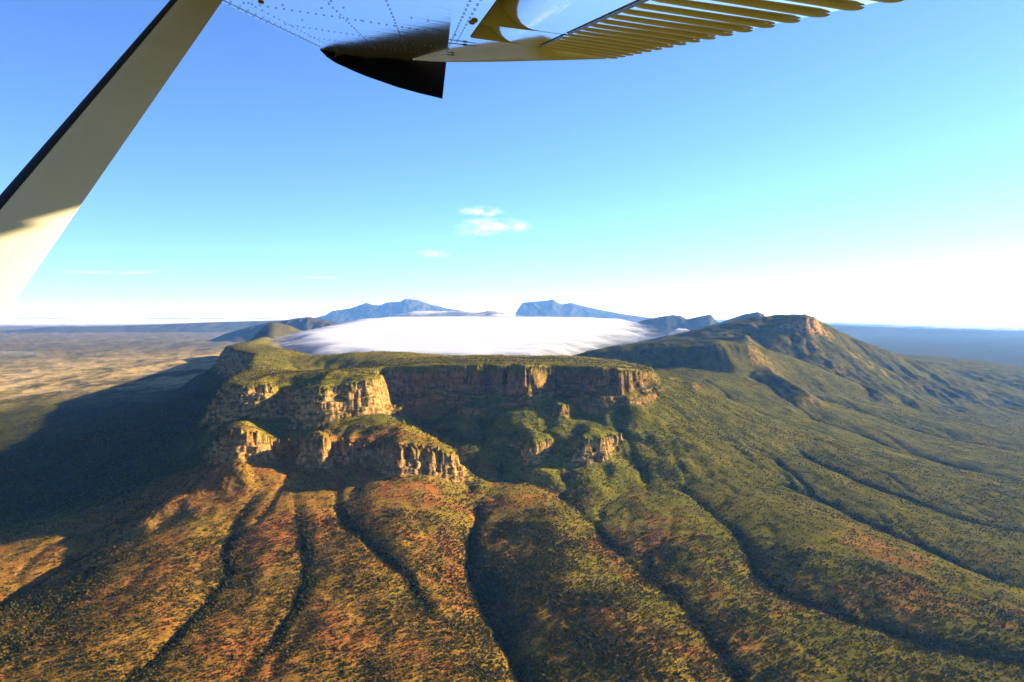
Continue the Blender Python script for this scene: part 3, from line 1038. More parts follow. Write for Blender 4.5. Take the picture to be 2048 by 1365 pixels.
fog_bank("fog", [(-60000, 76000), (-38000, 42000), (-26000, 31000), (-17000, 30000), (-13000, 36000), (-9000, 52000), (-4000, 76000)],
         lambda x, y: PLAIN + 130 + 0 * x, 5000.0, 500.0, "pale mist lying over the far left plain below the horizon", 30.0, 1.0, 2000.0, 470)
fog_bank("fog", [(62000, 78000), (54000, 40000), (32000, 17000), (15000, 15500), (13500, 26000), (16000, 46000), (16000, 78000)],
         lambda x, y: PLAIN + 130 + 0 * x, 5500.0, 500.0, "pale mist lying over the far right plain below the horizon", 30.0, 0.9, 2000.0, 480)

# ------------------------------------------------------------------ clouds, beyond and above the haze
def wisp(label, px, py, D, w, h, deep, dens, seed, cat="cloud"):
    c = P(px, py, D)
    a, b, d = w * D / F / 2, deep, h * D / F / 2
    v, f = [], []
    nu, nv = 24, 12
    rows = [[(c[0] + a * math.cos(t) * math.sin(q), c[1] + b * math.sin(t) * math.sin(q), c[2] + d * math.cos(q)) for t in np.linspace(0, 2 * math.pi, nu, endpoint=False)]
            for q in np.linspace(0.03, math.pi - 0.03, nv)]
    for r in rows:
        v += r
    for i in range(nv - 1):
        for j in range(nu):
            k = (j + 1) % nu
            f.append((i * nu + j, (i + 1) * nu + j, (i + 1) * nu + k, i * nu + k))
    f.append(tuple(range(nu)))
    f.append(tuple(range(nu * nv - 1, nu * nv - nu - 1, -1)))
    me = bpy.data.meshes.new("cloud")
    me.from_pydata(v, [], f)
    m = bpy.data.materials.new("cloud_vapour")
    m.use_nodes = True
    nt = m.node_tree
    nt.nodes.clear()
    tc = nt.nodes.new("ShaderNodeTexCoord")
    mp = N(nt, "ShaderNodeMapping")
    mp.inputs["Location"].default_value = (seed * 1.7, seed, 0)
    mp.inputs["Scale"].default_value = (3.2, 2.0, 1.4)
    nt.links.new(tc.outputs["Generated"], mp.inputs["Vector"])
    n = noise_node(nt, mp.outputs[0], 1.6, 5, 0.6)
    vm = N(nt, "ShaderNodeVectorMath", operation='DISTANCE')
    nt.links.new(tc.outputs["Generated"], vm.inputs[0])
    vm.inputs[1].default_value = (.5, .5, .5)
    fall = N(nt, "ShaderNodeMapRange", interpolation_type='SMOOTHSTEP')
    fall.inputs["From Min"].default_value = 0.50
    fall.inputs["From Max"].default_value = 0.08
    nt.links.new(vm.outputs["Value"], fall.inputs["Value"])
    nr_ = N(nt, "ShaderNodeMapRange", interpolation_type='SMOOTHSTEP')
    nr_.inputs["From Min"].default_value = 0.44
    nr_.inputs["From Max"].default_value = 0.70
    nt.links.new(n, nr_.inputs["Value"])
    mu = N(nt, "ShaderNodeMath", operation='MULTIPLY')
    nt.links.new(fall.outputs[0], mu.inputs[0])
    nt.links.new(nr_.outputs[0], mu.inputs[1])
    mu2 = N(nt, "ShaderNodeMath", operation='MULTIPLY')
    nt.links.new(mu.outputs[0], mu2.inputs[0])
    mu2.inputs[1].default_value = dens
    pv = nt.nodes.new("ShaderNodeVolumePrincipled")
    pv.inputs["Color"].default_value = (1, 1, 1, 1)
    pv.inputs["Anisotropy"].default_value = 0.2
    nt.links.new(mu2.outputs[0], pv.inputs["Density"])
    out = nt.nodes.new("ShaderNodeOutputMaterial")
    nt.links.new(pv.outputs[0], out.inputs["Volume"])
    me.materials.append(m)
    o = bpy.data.objects.new("cloud", me)
    COL.objects.link(o)
    return tag(o, label, cat, None, "small clouds in the clear sky")


wisp("small white cloud streak, the upper one above the bigger wisp", 962, 424, 15000, 110, 26, 500, 0.0023, 1)
wisp("biggest white cloud wisp, tapering to the right over the fog", 990, 452, 15000, 190, 34, 700, 0.0023, 2)
wisp("faint white wisp just under the biggest cloud's left end", 952, 466, 15000, 110, 20, 450, 0.0018, 3)
wisp("very faint small cloud low above the left blue mountain", 866, 508, 15000, 90, 20, 400, 0.0022, 4)
wisp("long thin grey cloud streak low in the sky beside the strut", 240, 545, 18000, 330, 7, 500, 0.0022, 5)
wisp("short thin grey cloud streak low over the left range", 640, 556, 19000, 160, 6, 400, 0.0016, 6)


def cloud_bank():
    xs = np.arange(-82000, 82000, 500.0)
    pk = np.array([[0, .40], [800, .60], [1800, .76], [3000, .86], [4200, .93], [5500, .97], [8000, 1.0], [10500, .9], [11500, .5], [12000, .2]])
    ts = np.linspace(0, 9, 40)
    prof = np.stack([np.interp(ts, np.arange(10), pk[:, 0]), np.interp(ts, np.arange(10), pk[:, 1])], 1)
    rows = []
    cx = 0.5 * (fbm(xs, xs * 0, 10000, 4, 601))
    for k, x in enumerate(xs):
        top = (430 + 160 * cx[k]) * sstep(10000, -10000, x) + 60
        row = []
        for t, (dy, zz) in zip(ts, prof):
            row.append((x, 85500 + 1.7 * dy, -1300 + (1.75 * top + 1300) * zz))
        rows.append(row)
    A = np.array(rows)
    A[..., 2] += 150 * fbm(A[..., 0], A[..., 1] * 0.5, 3800, 4, 611) * np.clip(A[..., 2] + 1300, 0, 900) / 900
    ii = np.arange(A.shape[0] * A.shape[1], dtype=np.int32).reshape(A.shape[:2])
    q = np.stack([ii[:-1, :-1], ii[1:, :-1], ii[1:, 1:], ii[:-1, 1:]], -1).reshape(-1, 4)
    m, nt, b = mat("cloud_bank_white")
    b.inputs["Base Color"].default_value = (.85, .86, .90, 1)
    b.inputs["Roughness"].default_value = 1.0
    b.inputs["Specular IOR Level"].default_value = 0.0
    me = grid_mesh("clouds", A.reshape(-1, 3), q[:, ::-1], m)
    o = bpy.data.objects.new("clouds", me)
    COL.objects.link(o)
    tag(o, "long low bank of white cloud along the far horizon", "cloud bank", 'stuff')


cloud_bank()


# ------------------------------------------------------------------ dirt track in the right corner
def dirt_track(trace, wid, label):
    p = []
    for a, b in zip(trace[:-1], trace[1:]):
        for t in np.linspace(0, 1, 14, endpoint=False):
            p.append(project(a[0] + (b[0] - a[0]) * t, a[1] + (b[1] - a[1]) * t))
    p = np.array(p)
    d = np.gradient(p, axis=0)
    d /= np.linalg.norm(d, axis=1)[:, None]
    nrm = np.stack([-d[:, 1], d[:, 0]], 1)
    wob = 1 + 0.35 * fbm(p[:, 0], p[:, 1], 40, 3, 631)
    cols = [-1, -.6, -.2, .2, .6, 1]
    X = np.stack([p[:, 0] + nrm[:, 0] * wid * c * wob for c in cols], 1)
    Y = np.stack([p[:, 1] + nrm[:, 1] * wid * c * wob for c in cols], 1)
    Z = land(X, Y)[0] + np.array([0.05, .5, .42, .42, .5, 0.05])[None]
    ii = np.arange(X.size, dtype=np.int32).reshape(X.shape)
    q = np.stack([ii[:-1, :-1], ii[1:, :-1], ii[1:, 1:], ii[:-1, 1:]], -1).reshape(-1, 4)
    me = grid_mesh("dirt_track", np.stack([X, Y, Z], -1).reshape(-1, 3), q, LAND)
    attr(me, "tint", np.broadcast_to(np.array([.22, .125, .045]), (X.size, 3)))
    attr(me, "rock", np.zeros(X.size))
    o = bpy.data.objects.new("dirt_track", me)
    COL.objects.link(o)
    tag(o, label, "track", 'structure')


dirt_track([(2120, 1258), (2060, 1236), (2005, 1214), (1965, 1194)], 2.6, "pale earth track crossing the right corner flat, the lower one")
dirt_track([(2120, 1236), (2060, 1222), (2010, 1202), (1972, 1188)], 2.0, "pale earth track crossing the right corner flat, the upper one")

# ------------------------------------------------------------------ haze
HZ = 84000.0
hm = bpy.data.meshes.new("haze")
z0, z1 = PLAIN - 90.0, 960.0
cs = [(-HZ, -HZ, z0), (HZ, -HZ, z0), (HZ, HZ, z0), (-HZ, HZ, z0), (-HZ, -HZ, z1), (HZ, -HZ, z1), (HZ, HZ, z1), (-HZ, HZ, z1)]
hm.from_pydata(cs, [], [(0, 3, 2, 1), (4, 5, 6, 7), (0, 1, 5, 4), (1, 2, 6, 5), (2, 3, 7, 6), (3, 0, 4, 7)])
hmat = bpy.data.materials.new("morning_air")
hmat.use_nodes = True
hn = hmat.node_tree
hn.nodes.clear()
pv = hn.nodes.new("ShaderNodeVolumePrincipled")
pv.inputs["Color"].default_value = (.13, .36, 1.0, 1)
pv.inputs["Absorption Color"].default_value = (1, 1, 1, 1)
pv.inputs["Density"].default_value = 1.4e-5
pv.inputs["Anisotropy"].default_value = 0.35
ho = hn.nodes.new("ShaderNodeOutputMaterial")
hn.links.new(pv.outputs[0], ho.inputs["Volume"])
hm.materials.append(hmat)
haze = bpy.data.objects.new("haze", hm)
COL.objects.link(haze)
tag(haze, "pale blue morning haze over the whole landscape", "haze", 'stuff')

# ------------------------------------------------------------------ the aircraft the view is taken from: high wing, strut, tip
AS = 1.7                                      # metres per survey unit: brings the wing chord to a light aircraft's


def cray(px, py):
    return np.array([(px - 1024.0) / F, 1.0, (682.5 - py) / F])


w_s = cray(851, 195)
w_s /= np.linalg.norm(w_s)
w_c = np.array([math.cos(math.radians(8)), 0, -math.sin(math.radians(8))])
w_c -= w_s * (w_c @ w_s)
w_c /= np.linalg.norm(w_c)
w_n = np.cross(w_c, w_s)
w_T = cray(640, 100) * 4.2 * AS               # leading edge of the tip, camera frame


def wl_(px, py):
    """pixel -> chord and span place on the wing's underside"""
    r = cray(px, py)
    p = r * ((w_T @ w_n) / (r @ w_n)) - w_T
    return np.array([p @ w_c, p @ w_s])


def drop_at(xy, py):
    """how far below the underside a point over xy must hang to be seen at picture row py"""
    b = w_T + w_c * xy[0] + w_s * xy[1]
    k = (682.5 - py) / F
    # (b2 - h n2) = k (b1 - h n1)
    return (b[2] - k * b[1]) / (w_n[2] - k * w_n[1])


def to_local(p):
    p = np.asarray(p, float) - w_T
    return np.stack([p @ w_c, p @ w_s, p @ w_n], -1)


plane = bpy.data.objects.new("light_aircraft", None)
COL.objects.link(plane)
ax = [cam_to_world(v) for v in (w_c, w_s, w_n)]
o_ = cam_to_world(w_T)
plane.matrix_world = Matrix(((ax[0][0], ax[1][0], ax[2][0], o_[0]), (ax[0][1], ax[1][1], ax[2][1], o_[1]), (ax[0][2], ax[1][2], ax[2][2], o_[2]), (0, 0, 0, 1)))
tag(plane, "white high wing light aircraft seen from its cabin, black drooped tip and slanting strut", "aircraft")


def paint(name, col, rough=0.12, wavy=0.0, spec=0.5, coat=0.0):
    m, nt, b = mat(name)
    tc = N(nt, "ShaderNodeTexCoord")
    n = noise_node(nt, tc.outputs["Object"], 3.0, 4, 0.6)
    c = ramp(nt, n, [(0.3, tuple(v * 0.92 for v in col)), (0.7, col)])
    nt.links.new(c, b.inputs["Base Color"])
    b.inputs["Roughness"].default_value = rough
    b.inputs["Specular IOR Level"].default_value = spec
    b.inputs["Coat Weight"].default_value = coat
    b.inputs["Coat Roughness"].default_value = 0.06
    if wavy:
        mp = N(nt, "ShaderNodeMapping")
        mp.inputs["Scale"].default_value = (1.2, 9.0, 1.0)
        nt.links.new(tc.outputs["Object"], mp.inputs["Vector"])
        n2 = noise_node(nt, mp.outputs[0], 1.0, 3, 0.6)
        bp = N(nt, "ShaderNodeBump", Strength=1.0, Distance=wavy)
        nt.links.new(n2, bp.inputs["Height"])
        nt.links.new(bp.outputs[0], b.inputs["Normal"])
    return m


WHITE = paint("white_aircraft_paint", (.40, .40, .42), 0.05, 0.0012, 0.6, 0.6)
STRUT = paint("strut_paint", (.92, .85, .56), 0.5, 0, 0.2)
CREAM = paint("cream_aircraft_paint", (.62, .56, .42), 0.6, 0, 0.15)
BLACK = paint("black_aircraft_paint", (.006, .006, .007), 0.9, 0, 0.0)
DULL_BLACK = paint("dull_black", (.006, .012, .014), 0.6, 0, 0.25)
RIVET = paint("dull_rivet_metal", (.07, .07, .08), 0.5)
RUST = paint("rusty_screw", (.22, .10, .05), 0.7)


def part(name, verts, faces, material, parent, smooth=True):
    me = bpy.data.meshes.new(name)
    me.from_pydata([tuple(map(float, v)) for v in verts], [], faces)
    me.materials.append(material)
    for p in me.polygons:
        p.use_smooth = smooth
    me.update()
    o = bpy.data.objects.new(name, me)
    COL.objects.link(o)
    o.parent = parent
    return o


def strip(rows, close=False):
    """quads between successive rows of equal length"""
    v, f = [], []
    n = len(rows[0])
    for r in rows:
        v += list(r)
    for i in range(len(rows) - 1):
        for j in range(n - 1 if not close else n):
            a, b = i * n + j, i * n + (j + 1) % n
            f.append((a, b, b + n, a + n))
    return v, f


YROOT = -4.9 * AS
XC = 0.664 * AS                              # where the skin ends at the cove
XH = 0.852 * AS                              # hinge line, where the beads start
XT = 1.045 * AS                              # trailing edge
YO = wl_(935, 72)[1]                         # outer end of the cove
YM = wl_(965, 45)[1]                         # joint between aileron and flap
tip_path = np.array([wl_(*q) for q in [(640, 100), (672, 106), (710, 112), (760, 116), (800, 118.3), (830, 119), (865, 114), (900, 109.5), (950, 105), (1000, 101.5), (1085, 94.5)]])


def ytip(x):
    return np.interp(x, tip_path[:, 0], tip_path[:, 1])


# underside, leading edge and upper skin as one shell, split at the cove
xs = np.concatenate([np.linspace(0, 0.03, 5), np.linspace(0.06, XC, 15)])
rows = []
for u in np.linspace(0, 1, 40):
    row = []
    for x in xs:
        y = YROOT + (ytip(x) - YROOT) * u
        le = 0.045 * max(0.0, 1 - x / 0.03) ** 2
        row.append((x, y, le))
    rows.append(row)
v, f = strip(rows)
wing = part("wing", v, f, WHITE, plane)
# upper skin
xs2 = np.concatenate([np.linspace(0, 0.05, 4), np.linspace(0.12, XT, 12)])
rows = []
for u in np.linspace(0, 1, 12):
    row = []
    for x in xs2:
        y = YROOT + (ytip(min(x, tip_path[-1, 0])) - YROOT) * u
        t = x / XT
        row.append((x, y, 0.045 + 0.17 * AS * 0.75 * (math.sqrt(max(t, 0)) * (1 - t) * 1.55) + 0.0 - 0.03 * t))
    rows.append(row)
v, f = strip(rows)
part("upper_skin", v, [q[::-1] for q in f], WHITE, wing)
# closing wall along the raked tip
rows = [[(x, ytip(x), 0.002) for x in xs2], [(x, ytip(x), 0.045 + 0.17 * AS * 0.75 * (math.sqrt(max(x / XT, 0)) * (1 - x / XT) * 1.55) - 0.03 * x / XT) for x in xs2]]
v, f = strip(rows)
part("tip_rib", v, f, WHITE, wing)
# fixed skin outboard of the cove
rows = []
for u in np.linspace(0, 1, 14):
    rows.append([(x, YO + (ytip(x) - YO) * u, 0.0) for x in np.linspace(XC, XH, 7)])
v, f = strip(rows)
part("outer_skin", v, f, WHITE, wing)
rows = []
for u in np.linspace(0, 1, 8):
    rows.append([(x, min(YO + (ytip(x) - YO) * u, ytip(x)), 0.004) for x in np.linspace(XH, XT, 5)])
v, f = strip(rows)
part("trailing_skin", v, f, WHITE, wing)
# cove: upward hollow behind the spar
ca = np.linspace(0, math.pi / 2, 8)
rows = []
for y in np.linspace(YROOT, YO, 20):
    rows.append([(XC + 0.004 + 0.01 * math.sin(a), y, 0.002 + 0.10 * math.sin(a)) for a in ca] + [(XC + 0.30, y, 0.11)])
v, f = strip(rows)
part("cove", v, f, CREAM, wing)


def control(name, y0, y1):
    """moving surface with a rounded nose tucked up into the cove"""
    prof = []
    for a in np.linspace(math.radians(200), math.radians(270), 14):
        prof.append((0.775 * AS + 0.105 * math.cos(a) * 1.25, 0.098 + 0.098 * math.sin(a)))
    prof += [(x, 0.0 + 0.004 * (x - 0.8 * AS) / (XT - 0.8 * AS)) for x in np.linspace(0.80 * AS, XT, 8)]
    rows = [[(x, y, z) for x, z in prof] for y in np.linspace(y0, y1, 12)]
    v, f = strip(rows)
    return part(name, v, f, WHITE, plane)


flap = control("flap", YROOT, YM - 0.012)
ail = control("aileron", YM + 0.006, YO - 0.010)


def slab(name, y, x0, x1, zlow, ztop, th, material, parent):
    """thin rib plate standing chordwise across the cove"""
    n = 9
    lo = [(x0 + (x1 - x0) * i / (n - 1), zlow + 0.010 * (i / (n - 1)) ** 2) for i in range(n)]
    v = []
    for yy in (y - th / 2, y + th / 2):
        v += [(x, yy, z) for x, z in lo] + [(x, yy, ztop if i < 3 else max(0.004, ztop * (1 - (i - 3) / (n - 4)))) for i, (x, z) in enumerate(lo)]
    f = []
    m = 2 * n
    for s in (0, m):
        for i in range(n - 1):
            q = (s + i, s + i + 1, s + n + i + 1, s + n + i)
            f.append(q if s else q[::-1])
    for i in range(n - 1):
        f.append((i, i + 1, m + i + 1, m + i))
        f.append((n + i, m + n + i, m + n + i + 1, n + i + 1))
    return part(name, v, f, material, parent, False)


slab("end_rib", YM, XC + 0.004, 0.835 * AS, -0.006, 0.09, 0.006, CREAM, plane)
slab("end_rib", YO, XC + 0.004, 0.85 * AS, -0.006, 0.09, 0.006, CREAM, plane)

# stiffening beads across flap, aileron and outer trailing edge: each one a rib of its own
bead_me = None
ys = np.arange(YO - 0.005 - 0.0815 * AS * 24, -1.0 * AS, 0.0815 * AS)
for y in ys:
    x1 = XT if y < wl_(1210, 118)[1] else None
    if x1 is None:                            # outboard the trailing edge is raked
        x1 = np.interp(y, tip_path[::-1, 1][:6], tip_path[::-1, 0][:6]) if y > tip_path[-1, 1] else XT
    if x1 < XH + 0.05:
        continue
    L = x1 - XH
    prof = [(-0.021, 0.001), (-0.019, -0.0035), (-0.014, -0.0058), (0.0, -0.0064), (0.014, -0.0058), (0.019, -0.0035), (0.021, 0.001)]
    rows = []
    for t, k in ((0, 0.15), (0.02, 0.75), (0.06, 1), (0.95, 1), (1.0, 0.55)):
        rows.append([(XH - 0.012 + (L + 0.018) * t, y + a, z * k + 0.002) for a, z in prof])
    v, f = strip(rows)
    v = list(v)
    f.append(tuple(range(len(prof))))
    f.append(tuple(range(len(v) - 1, len(v) - len(prof) - 1, -1)))
    owner = flap if y < YM - .03 else (ail if y < YO - .02 else wing)
    part("rib", v, f, CREAM, owner)
# piano hinge line
for nm, par, y0, y1 in (("hinge", flap, YROOT, YM - .02), ("hinge", ail, YM + .01, YO - .02)):
    rows = [[(XH - 0.022, y, -0.003), (XH - 0.016, y, -0.005), (XH - 0.010, y, -0.003)] for y in np.linspace(y0, y1, 3)]
    v, f = strip(rows)
    part(nm, v, f, RIVET, par)

# black drooped tip: a curved plate hung from the skin edge
top = np.array([wl_(*q) for q in [(640, 100), (655, 103), (672, 106), (690, 109), (710, 112), (735, 114.3), (760, 116), (800, 118.5), (845, 120.5), (893, 122.5)]])
low_px = [100.5, 115, 126, 134, 143, 153, 161.5, 175, 187, 198]
rows_in, rows_out = [], []
for (x, y), py in zip(top, low_px):
    h = drop_at((x, y), py)
    rows_in.append([(x, y + 0.05 * math.sin(t * math.pi * .5) * 0 + 0.10 * t * t * 0, 0.01 - (h + .01) * t) for t in np.linspace(0, 1, 7)])
    rows_out.append([(x, y + 0.02 + 0.10 * math.sin(math.pi * t) * min(1, h * 8), 0.01 - (h + .01) * t) for t in np.linspace(0, 1, 7)])
v1, f1 = strip(rows_in)
v2, f2 = strip(rows_out)
n1 = len(v1)
f = f1 + [tuple(i + n1 for i in q[::-1]) for q in f2]
k = 7
for i in range(len(top) - 1):                # lower edge
    a, b = i * k + k - 1, (i + 1) * k + k - 1
    f.append((a, a + n1, b + n1, b))
last = (len(top) - 1) * k
for j in range(k - 1):                       # rear edge
    f.append((last + j, last + j + 1, last + j + 1 + n1, last + j + n1))
part("wing_tip", v1 + v2, f, BLACK, plane, False)

# pale lip along the raked trailing tip
lip_top = np.array([wl_(*q) for q in [(826, 119), (865, 114), (900, 109.5), (950, 105), (1000, 101.5), (1045, 98), (1085, 95), (1130, 103), (1213, 116.6)]])
lip_low = [120.5, 123.3, 124.8, 124.6, 124, 123, 122, 121, 118.5]
rows = []
for (x, y), py in zip(lip_top, lip_low):
    lo, hi = 0.0, 1.5                          # slopes down and outward until it is seen at row py
    for _ in range(40):
        a = .5 * (lo + hi)
        p = w_T + w_c * x + w_s * (y + 1.4 * a) - w_n * a
        if 682.5 - F * p[2] / p[1] < py:
            lo = a
        else:
            hi = a
    rows.append([(x, y - 0.004, 0.004), (x, y + .7 * a, -.55 * a), (x, y + 1.4 * a, -a), (x, y + 1.4 * a + 0.004, -a + .006), (x, y + .02, 0.012)])
v, f = strip(rows)
part("tip_fairing", v, f, CREAM, plane)

# rivet rows
rv, rf = [], []


def rivet(x, y, r=0.0052):
    b = len(rv)
    for a in range(6):
        t = a * math.pi / 3
        rv.append((x + r * math.cos(t), y + r * math.sin(t), -0.0012))
    for a in range(6):
        t = a * math.pi / 3
        rv.append((x + .5 * r * math.cos(t), y + .5 * r * math.sin(t), -0.0030))
    rf.append(tuple(b + 6 + (5 - a) for a in range(6)))
    for a in range(6):
        rf.append((b + a, b + 6 + a, b + 6 + (a + 1) % 6, b + (a + 1) % 6))


sp = 0.080 * AS
for xr, y1, st in ((0.035, 0.0, 1.3), (0.062, 0.0, 1.3), (0.115, -0.25, 1.1), (0.345, -0.9, 1.0), (0.478, -1.2, 1.0), (0.625, -1.55, 0.9), (0.640, -2.0, 1.0)):
    y = YROOT
    while y < (y1 - 0.05) * AS:
        rivet(xr * AS, y)
        y += sp * st
for yr in (wl_(564, 18)[1], -1.15 * AS, -3.75 * AS, wl_(564, 18)[1] + 0.62 * AS):
    x = 0.10 * AS
    while x < XC - 0.03:
        rivet(x, yr, 0.0060)
        x += 0.0145 * AS * 1.35
rr_ = np.random.default_rng(3)
for _ in range(16):
    rivet(rr_.uniform(.2, .6) * AS, rr_.uniform(-3.5, -2.0) * AS)
o = part("rivet", rv, rf, RIVET, wing, False)
o["kind"] = "stuff"

# lap seam along the leading edge, two rusty screws and the thin discharge wicks
rows = [[(0.046 * AS, y, -0.0008), (0.046 * AS + 0.002, y, -0.0022), (0.046 * AS + 0.004, y, -0.0008)] for y in (YROOT, -0.35)]
v, f = strip(rows)
part("lap_seam", v, f, RIVET, wing)


def tube(name, a, b, r, material, parent, sides=6, bulb=1.0):
    a, b = Vector(a), Vector(b)
    d = (b - a).normalized()
    u = d.orthogonal().normalized()
    w = d.cross(u)
    rows = []
    for t, k in ((0, 1), (.5, 1), (.56, bulb), (.64, bulb), (.7, 1), (1, .6)):
        c = a.lerp(b, t)
        rows.append([tuple(c + (u * math.cos(q) + w * math.sin(q)) * r * k) for q in np.linspace(0, 2 * math.pi, sides, endpoint=False)])
    v, f = strip(rows, True)
    return part(name, v, f, material, parent)


for (p0, p1) in (((897, 83), (952, 89.5)), ((893, 107), (912, 109))):
    a, b = wl_(*p0), wl_(*p1)
    tube("static_wick", (a[0], a[1], -0.008), (b[0], b[1], -0.006), 0.0022, DULL_BLACK, wing, 6, 2.2)
for px, py in ((944, 45), (949, 41), (522, 4)):
    a = wl_(px, py)
    v, f = strip([[(a[0] + 0.012 * k * math.cos(q), a[1] + 0.03 * k * math.sin(q), z) for q in np.linspace(0, 2 * math.pi, 8, endpoint=False)] for k, z in ((1, -.001), (.8, -.006), (.01, -.007))], True)
    part("screw", v, f, RUST, wing)

# strut: streamlined tube from the cabin's foot to the wing
att = wl_(470, -95)
A_loc = np.array([att[0], att[1], 0.0])
B_cam = cray(84, 400) * (0.76 / 1.3 * AS)
B_loc = to_local(B_cam)
d_ = (A_loc - B_loc)
E_loc = B_loc - d_ * 0.75
A_loc = A_loc + d_ * 0.03
axis = d_ / np.linalg.norm(d_)
ch = np.array([1.0, 0, 0]) - axis * axis[0]
ch /= np.linalg.norm(ch)
tn = np.cross(axis, ch)
CH = 0.092
sec = []
for q in np.linspace(0, 2 * math.pi, 40, endpoint=False):
    u = 0.5 - 0.5 * math.cos(q)
    th = 0.19 * CH * 2.6 * (0.2969 * math.sqrt(u) - 0.126 * u - 0.3516 * u * u + 0.2843 * u ** 3 - 0.1036 * u ** 4) * (1 if q < math.pi else -1) * 2.0
    sec.append(((u - 0.5) * CH, th))


def loft(name, pick, off, material, parent):
    rows = []
    for t in np.linspace(0, 1, 14):
        c = E_loc + (A_loc - E_loc) * t
        rows.append([tuple(c + ch * (a * off) + tn * (b * off)) for a, b in pick])
    v, f = strip(rows, pick is sec)
    return part(name, v, f, material, parent)


strut = loft("strut", sec, 1.0, STRUT, plane)
front = [p for p in sec[20:] + sec[:20] if p[0] < -0.26 * CH]
front = sorted(front, key=lambda p: math.atan2(p[1], p[0] + 0.0 * CH) % (2 * math.pi))
loft("leading_edge_strip", front, 1.025, DULL_BLACK, strut)  # dull black strip along the strut's front edge

# ------------------------------------------------------------------ shrubs and low trees
def leaf_material(name, c0, c1):
    m, nt, b = mat(name)
    oi = N(nt, "ShaderNodeObjectInfo")
    geo = N(nt, "ShaderNodeNewGeometry")
    n = noise_node(nt, geo.outputs["Position"], 0.9, 2, 0.5)
    ad = N(nt, "ShaderNodeMath", operation='MULTIPLY_ADD')
    nt.links.new(oi.outputs["Random"], ad.inputs[0])
    ad.inputs[1].default_value = 0.8
    nt.links.new(n, ad.inputs[2])
    mr = N(nt, "ShaderNodeMapRange")
    mr.inputs["From Min"].default_value = 0.3
    mr.inputs["From Max"].default_value = 1.4
    nt.links.new(ad.outputs[0], mr.inputs["Value"])
    nt.links.new(ramp(nt, mr.outputs[0], [(0, c0), (1, c1)]), b.inputs["Base Color"])
    b.inputs["Roughness"].default_value = 0.8
    b.inputs["Specular IOR Level"].default_value = 0.0
    return m


BARK, bnt, bb = mat("grey_bark")
bg_ = N(bnt, "ShaderNodeNewGeometry")
bnt.links.new(ramp(bnt, noise_node(bnt, bg_.outputs["Position"], 3.0, 3), [(.3, (.07, .055, .04)), (.7, (.18, .15, .12))]), bb.inputs["Base Color"])
LEAVES = [leaf_material("dark_mallee_leaves", (.016, .022, .004), (.044, .046, .009)),
          leaf_material("olive_leaves", (.044, .046, .005), (.105, .092, .011)),
          leaf_material("grey_saltbush_leaves", (.055, .054, .016), (.115, .102, .032)),
          leaf_material("dark_pine_leaves", (.010, .016, .004), (.028, .034, .007)),
          leaf_material("ochre_bush_leaves", (.115, .066, .009), (.225, .135, .018))]
KIND = ["mallee", "olive_bush", "saltbush", "native_pine", "ochre_bush"]
SHAPE = [(1.0, .80, 4), (1.0, .75, 3), (1.0, .62, 3), (.72, 1.25, 3), (1.0, .6, 3)]


def bush_mesh(k, seed):
    """unit-wide crown of loose leaf clumps over a few stems"""
    r = random.Random(seed)
    wx, hz, lobes = SHAPE[k]
    v, f, mi = [], [], []
    cs = [(r.uniform(-.22, .22) * wx, r.uniform(-.22, .22) * wx, hz * r.uniform(.42, .68), r.uniform(.24, .36) * wx) for _ in range(lobes)]
    cs.append((0, 0, hz * .5, .33 * wx))
    for _ in range(84):
        cx, cy, cz, cr = r.choice(cs)
        while True:
            d = Vector((r.uniform(-1, 1), r.uniform(-1, 1), r.uniform(-.8, 1)))
            if .25 < d.length < 1:
                break
        p = Vector((cx, cy, cz)) + Vector((d.x * cr, d.y * cr, d.z * cr * (1.2 if k == 3 else .85)))
        nrm = (d.normalized() + Vector((r.uniform(-.6, .6), r.uniform(-.6, .6), r.uniform(-.3, .8)))).normalized()
        a = nrm.orthogonal().normalized()
        a.rotate(Matrix.Rotation(r.uniform(0, 6.28), 3, nrm))
        b = nrm.cross(a)
        s = r.uniform(.07, .15) * wx
        i = len(v)
        v += [p + a * s, p + b * s * .8 + nrm * s * .2, p - a * s * .9, p - b * s * .75 + nrm * s * .2]
        f.append((i, i + 1, i + 2, i + 3))
        mi.append(0)
    for q in range(3):
        t = q * 2.1 + r.random()
        a = Vector((.03 * math.cos(t), .03 * math.sin(t), -.08))
        b = Vector((.20 * math.cos(t) * wx, .20 * math.sin(t) * wx, hz * .55))
        u = Vector((-math.sin(t), math.cos(t), 0))
        i = len(v)
        v += [a - u * .025, a + u * .025, a + Vector((math.cos(t), math.sin(t), 0)) * .04, b - u * .01, b + u * .01, b + Vector((math.cos(t), math.sin(t), 0)) * .015]
        f += [(i, i + 1, i + 4, i + 3), (i + 1, i + 2, i + 5, i + 4), (i + 2, i, i + 3, i + 5)]
        mi += [1, 1, 1]
    me = bpy.data.meshes.new(KIND[k])
    me.from_pydata([tuple(p) for p in v], [], f)
    me.materials.append(LEAVES[k])
    me.materials.append(BARK)
    me.polygons.foreach_set("material_index", mi)
    me.update()
    return me


def scatter(n, r0, r1, seed):
    g = np.random.default_rng(seed)
    r = np.sqrt(g.uniform(r0 * r0, r1 * r1, n))
    th = np.radians(g.uniform(-34.5, 34.5, n))
    return r * np.sin(th), r * np.cos(th), g


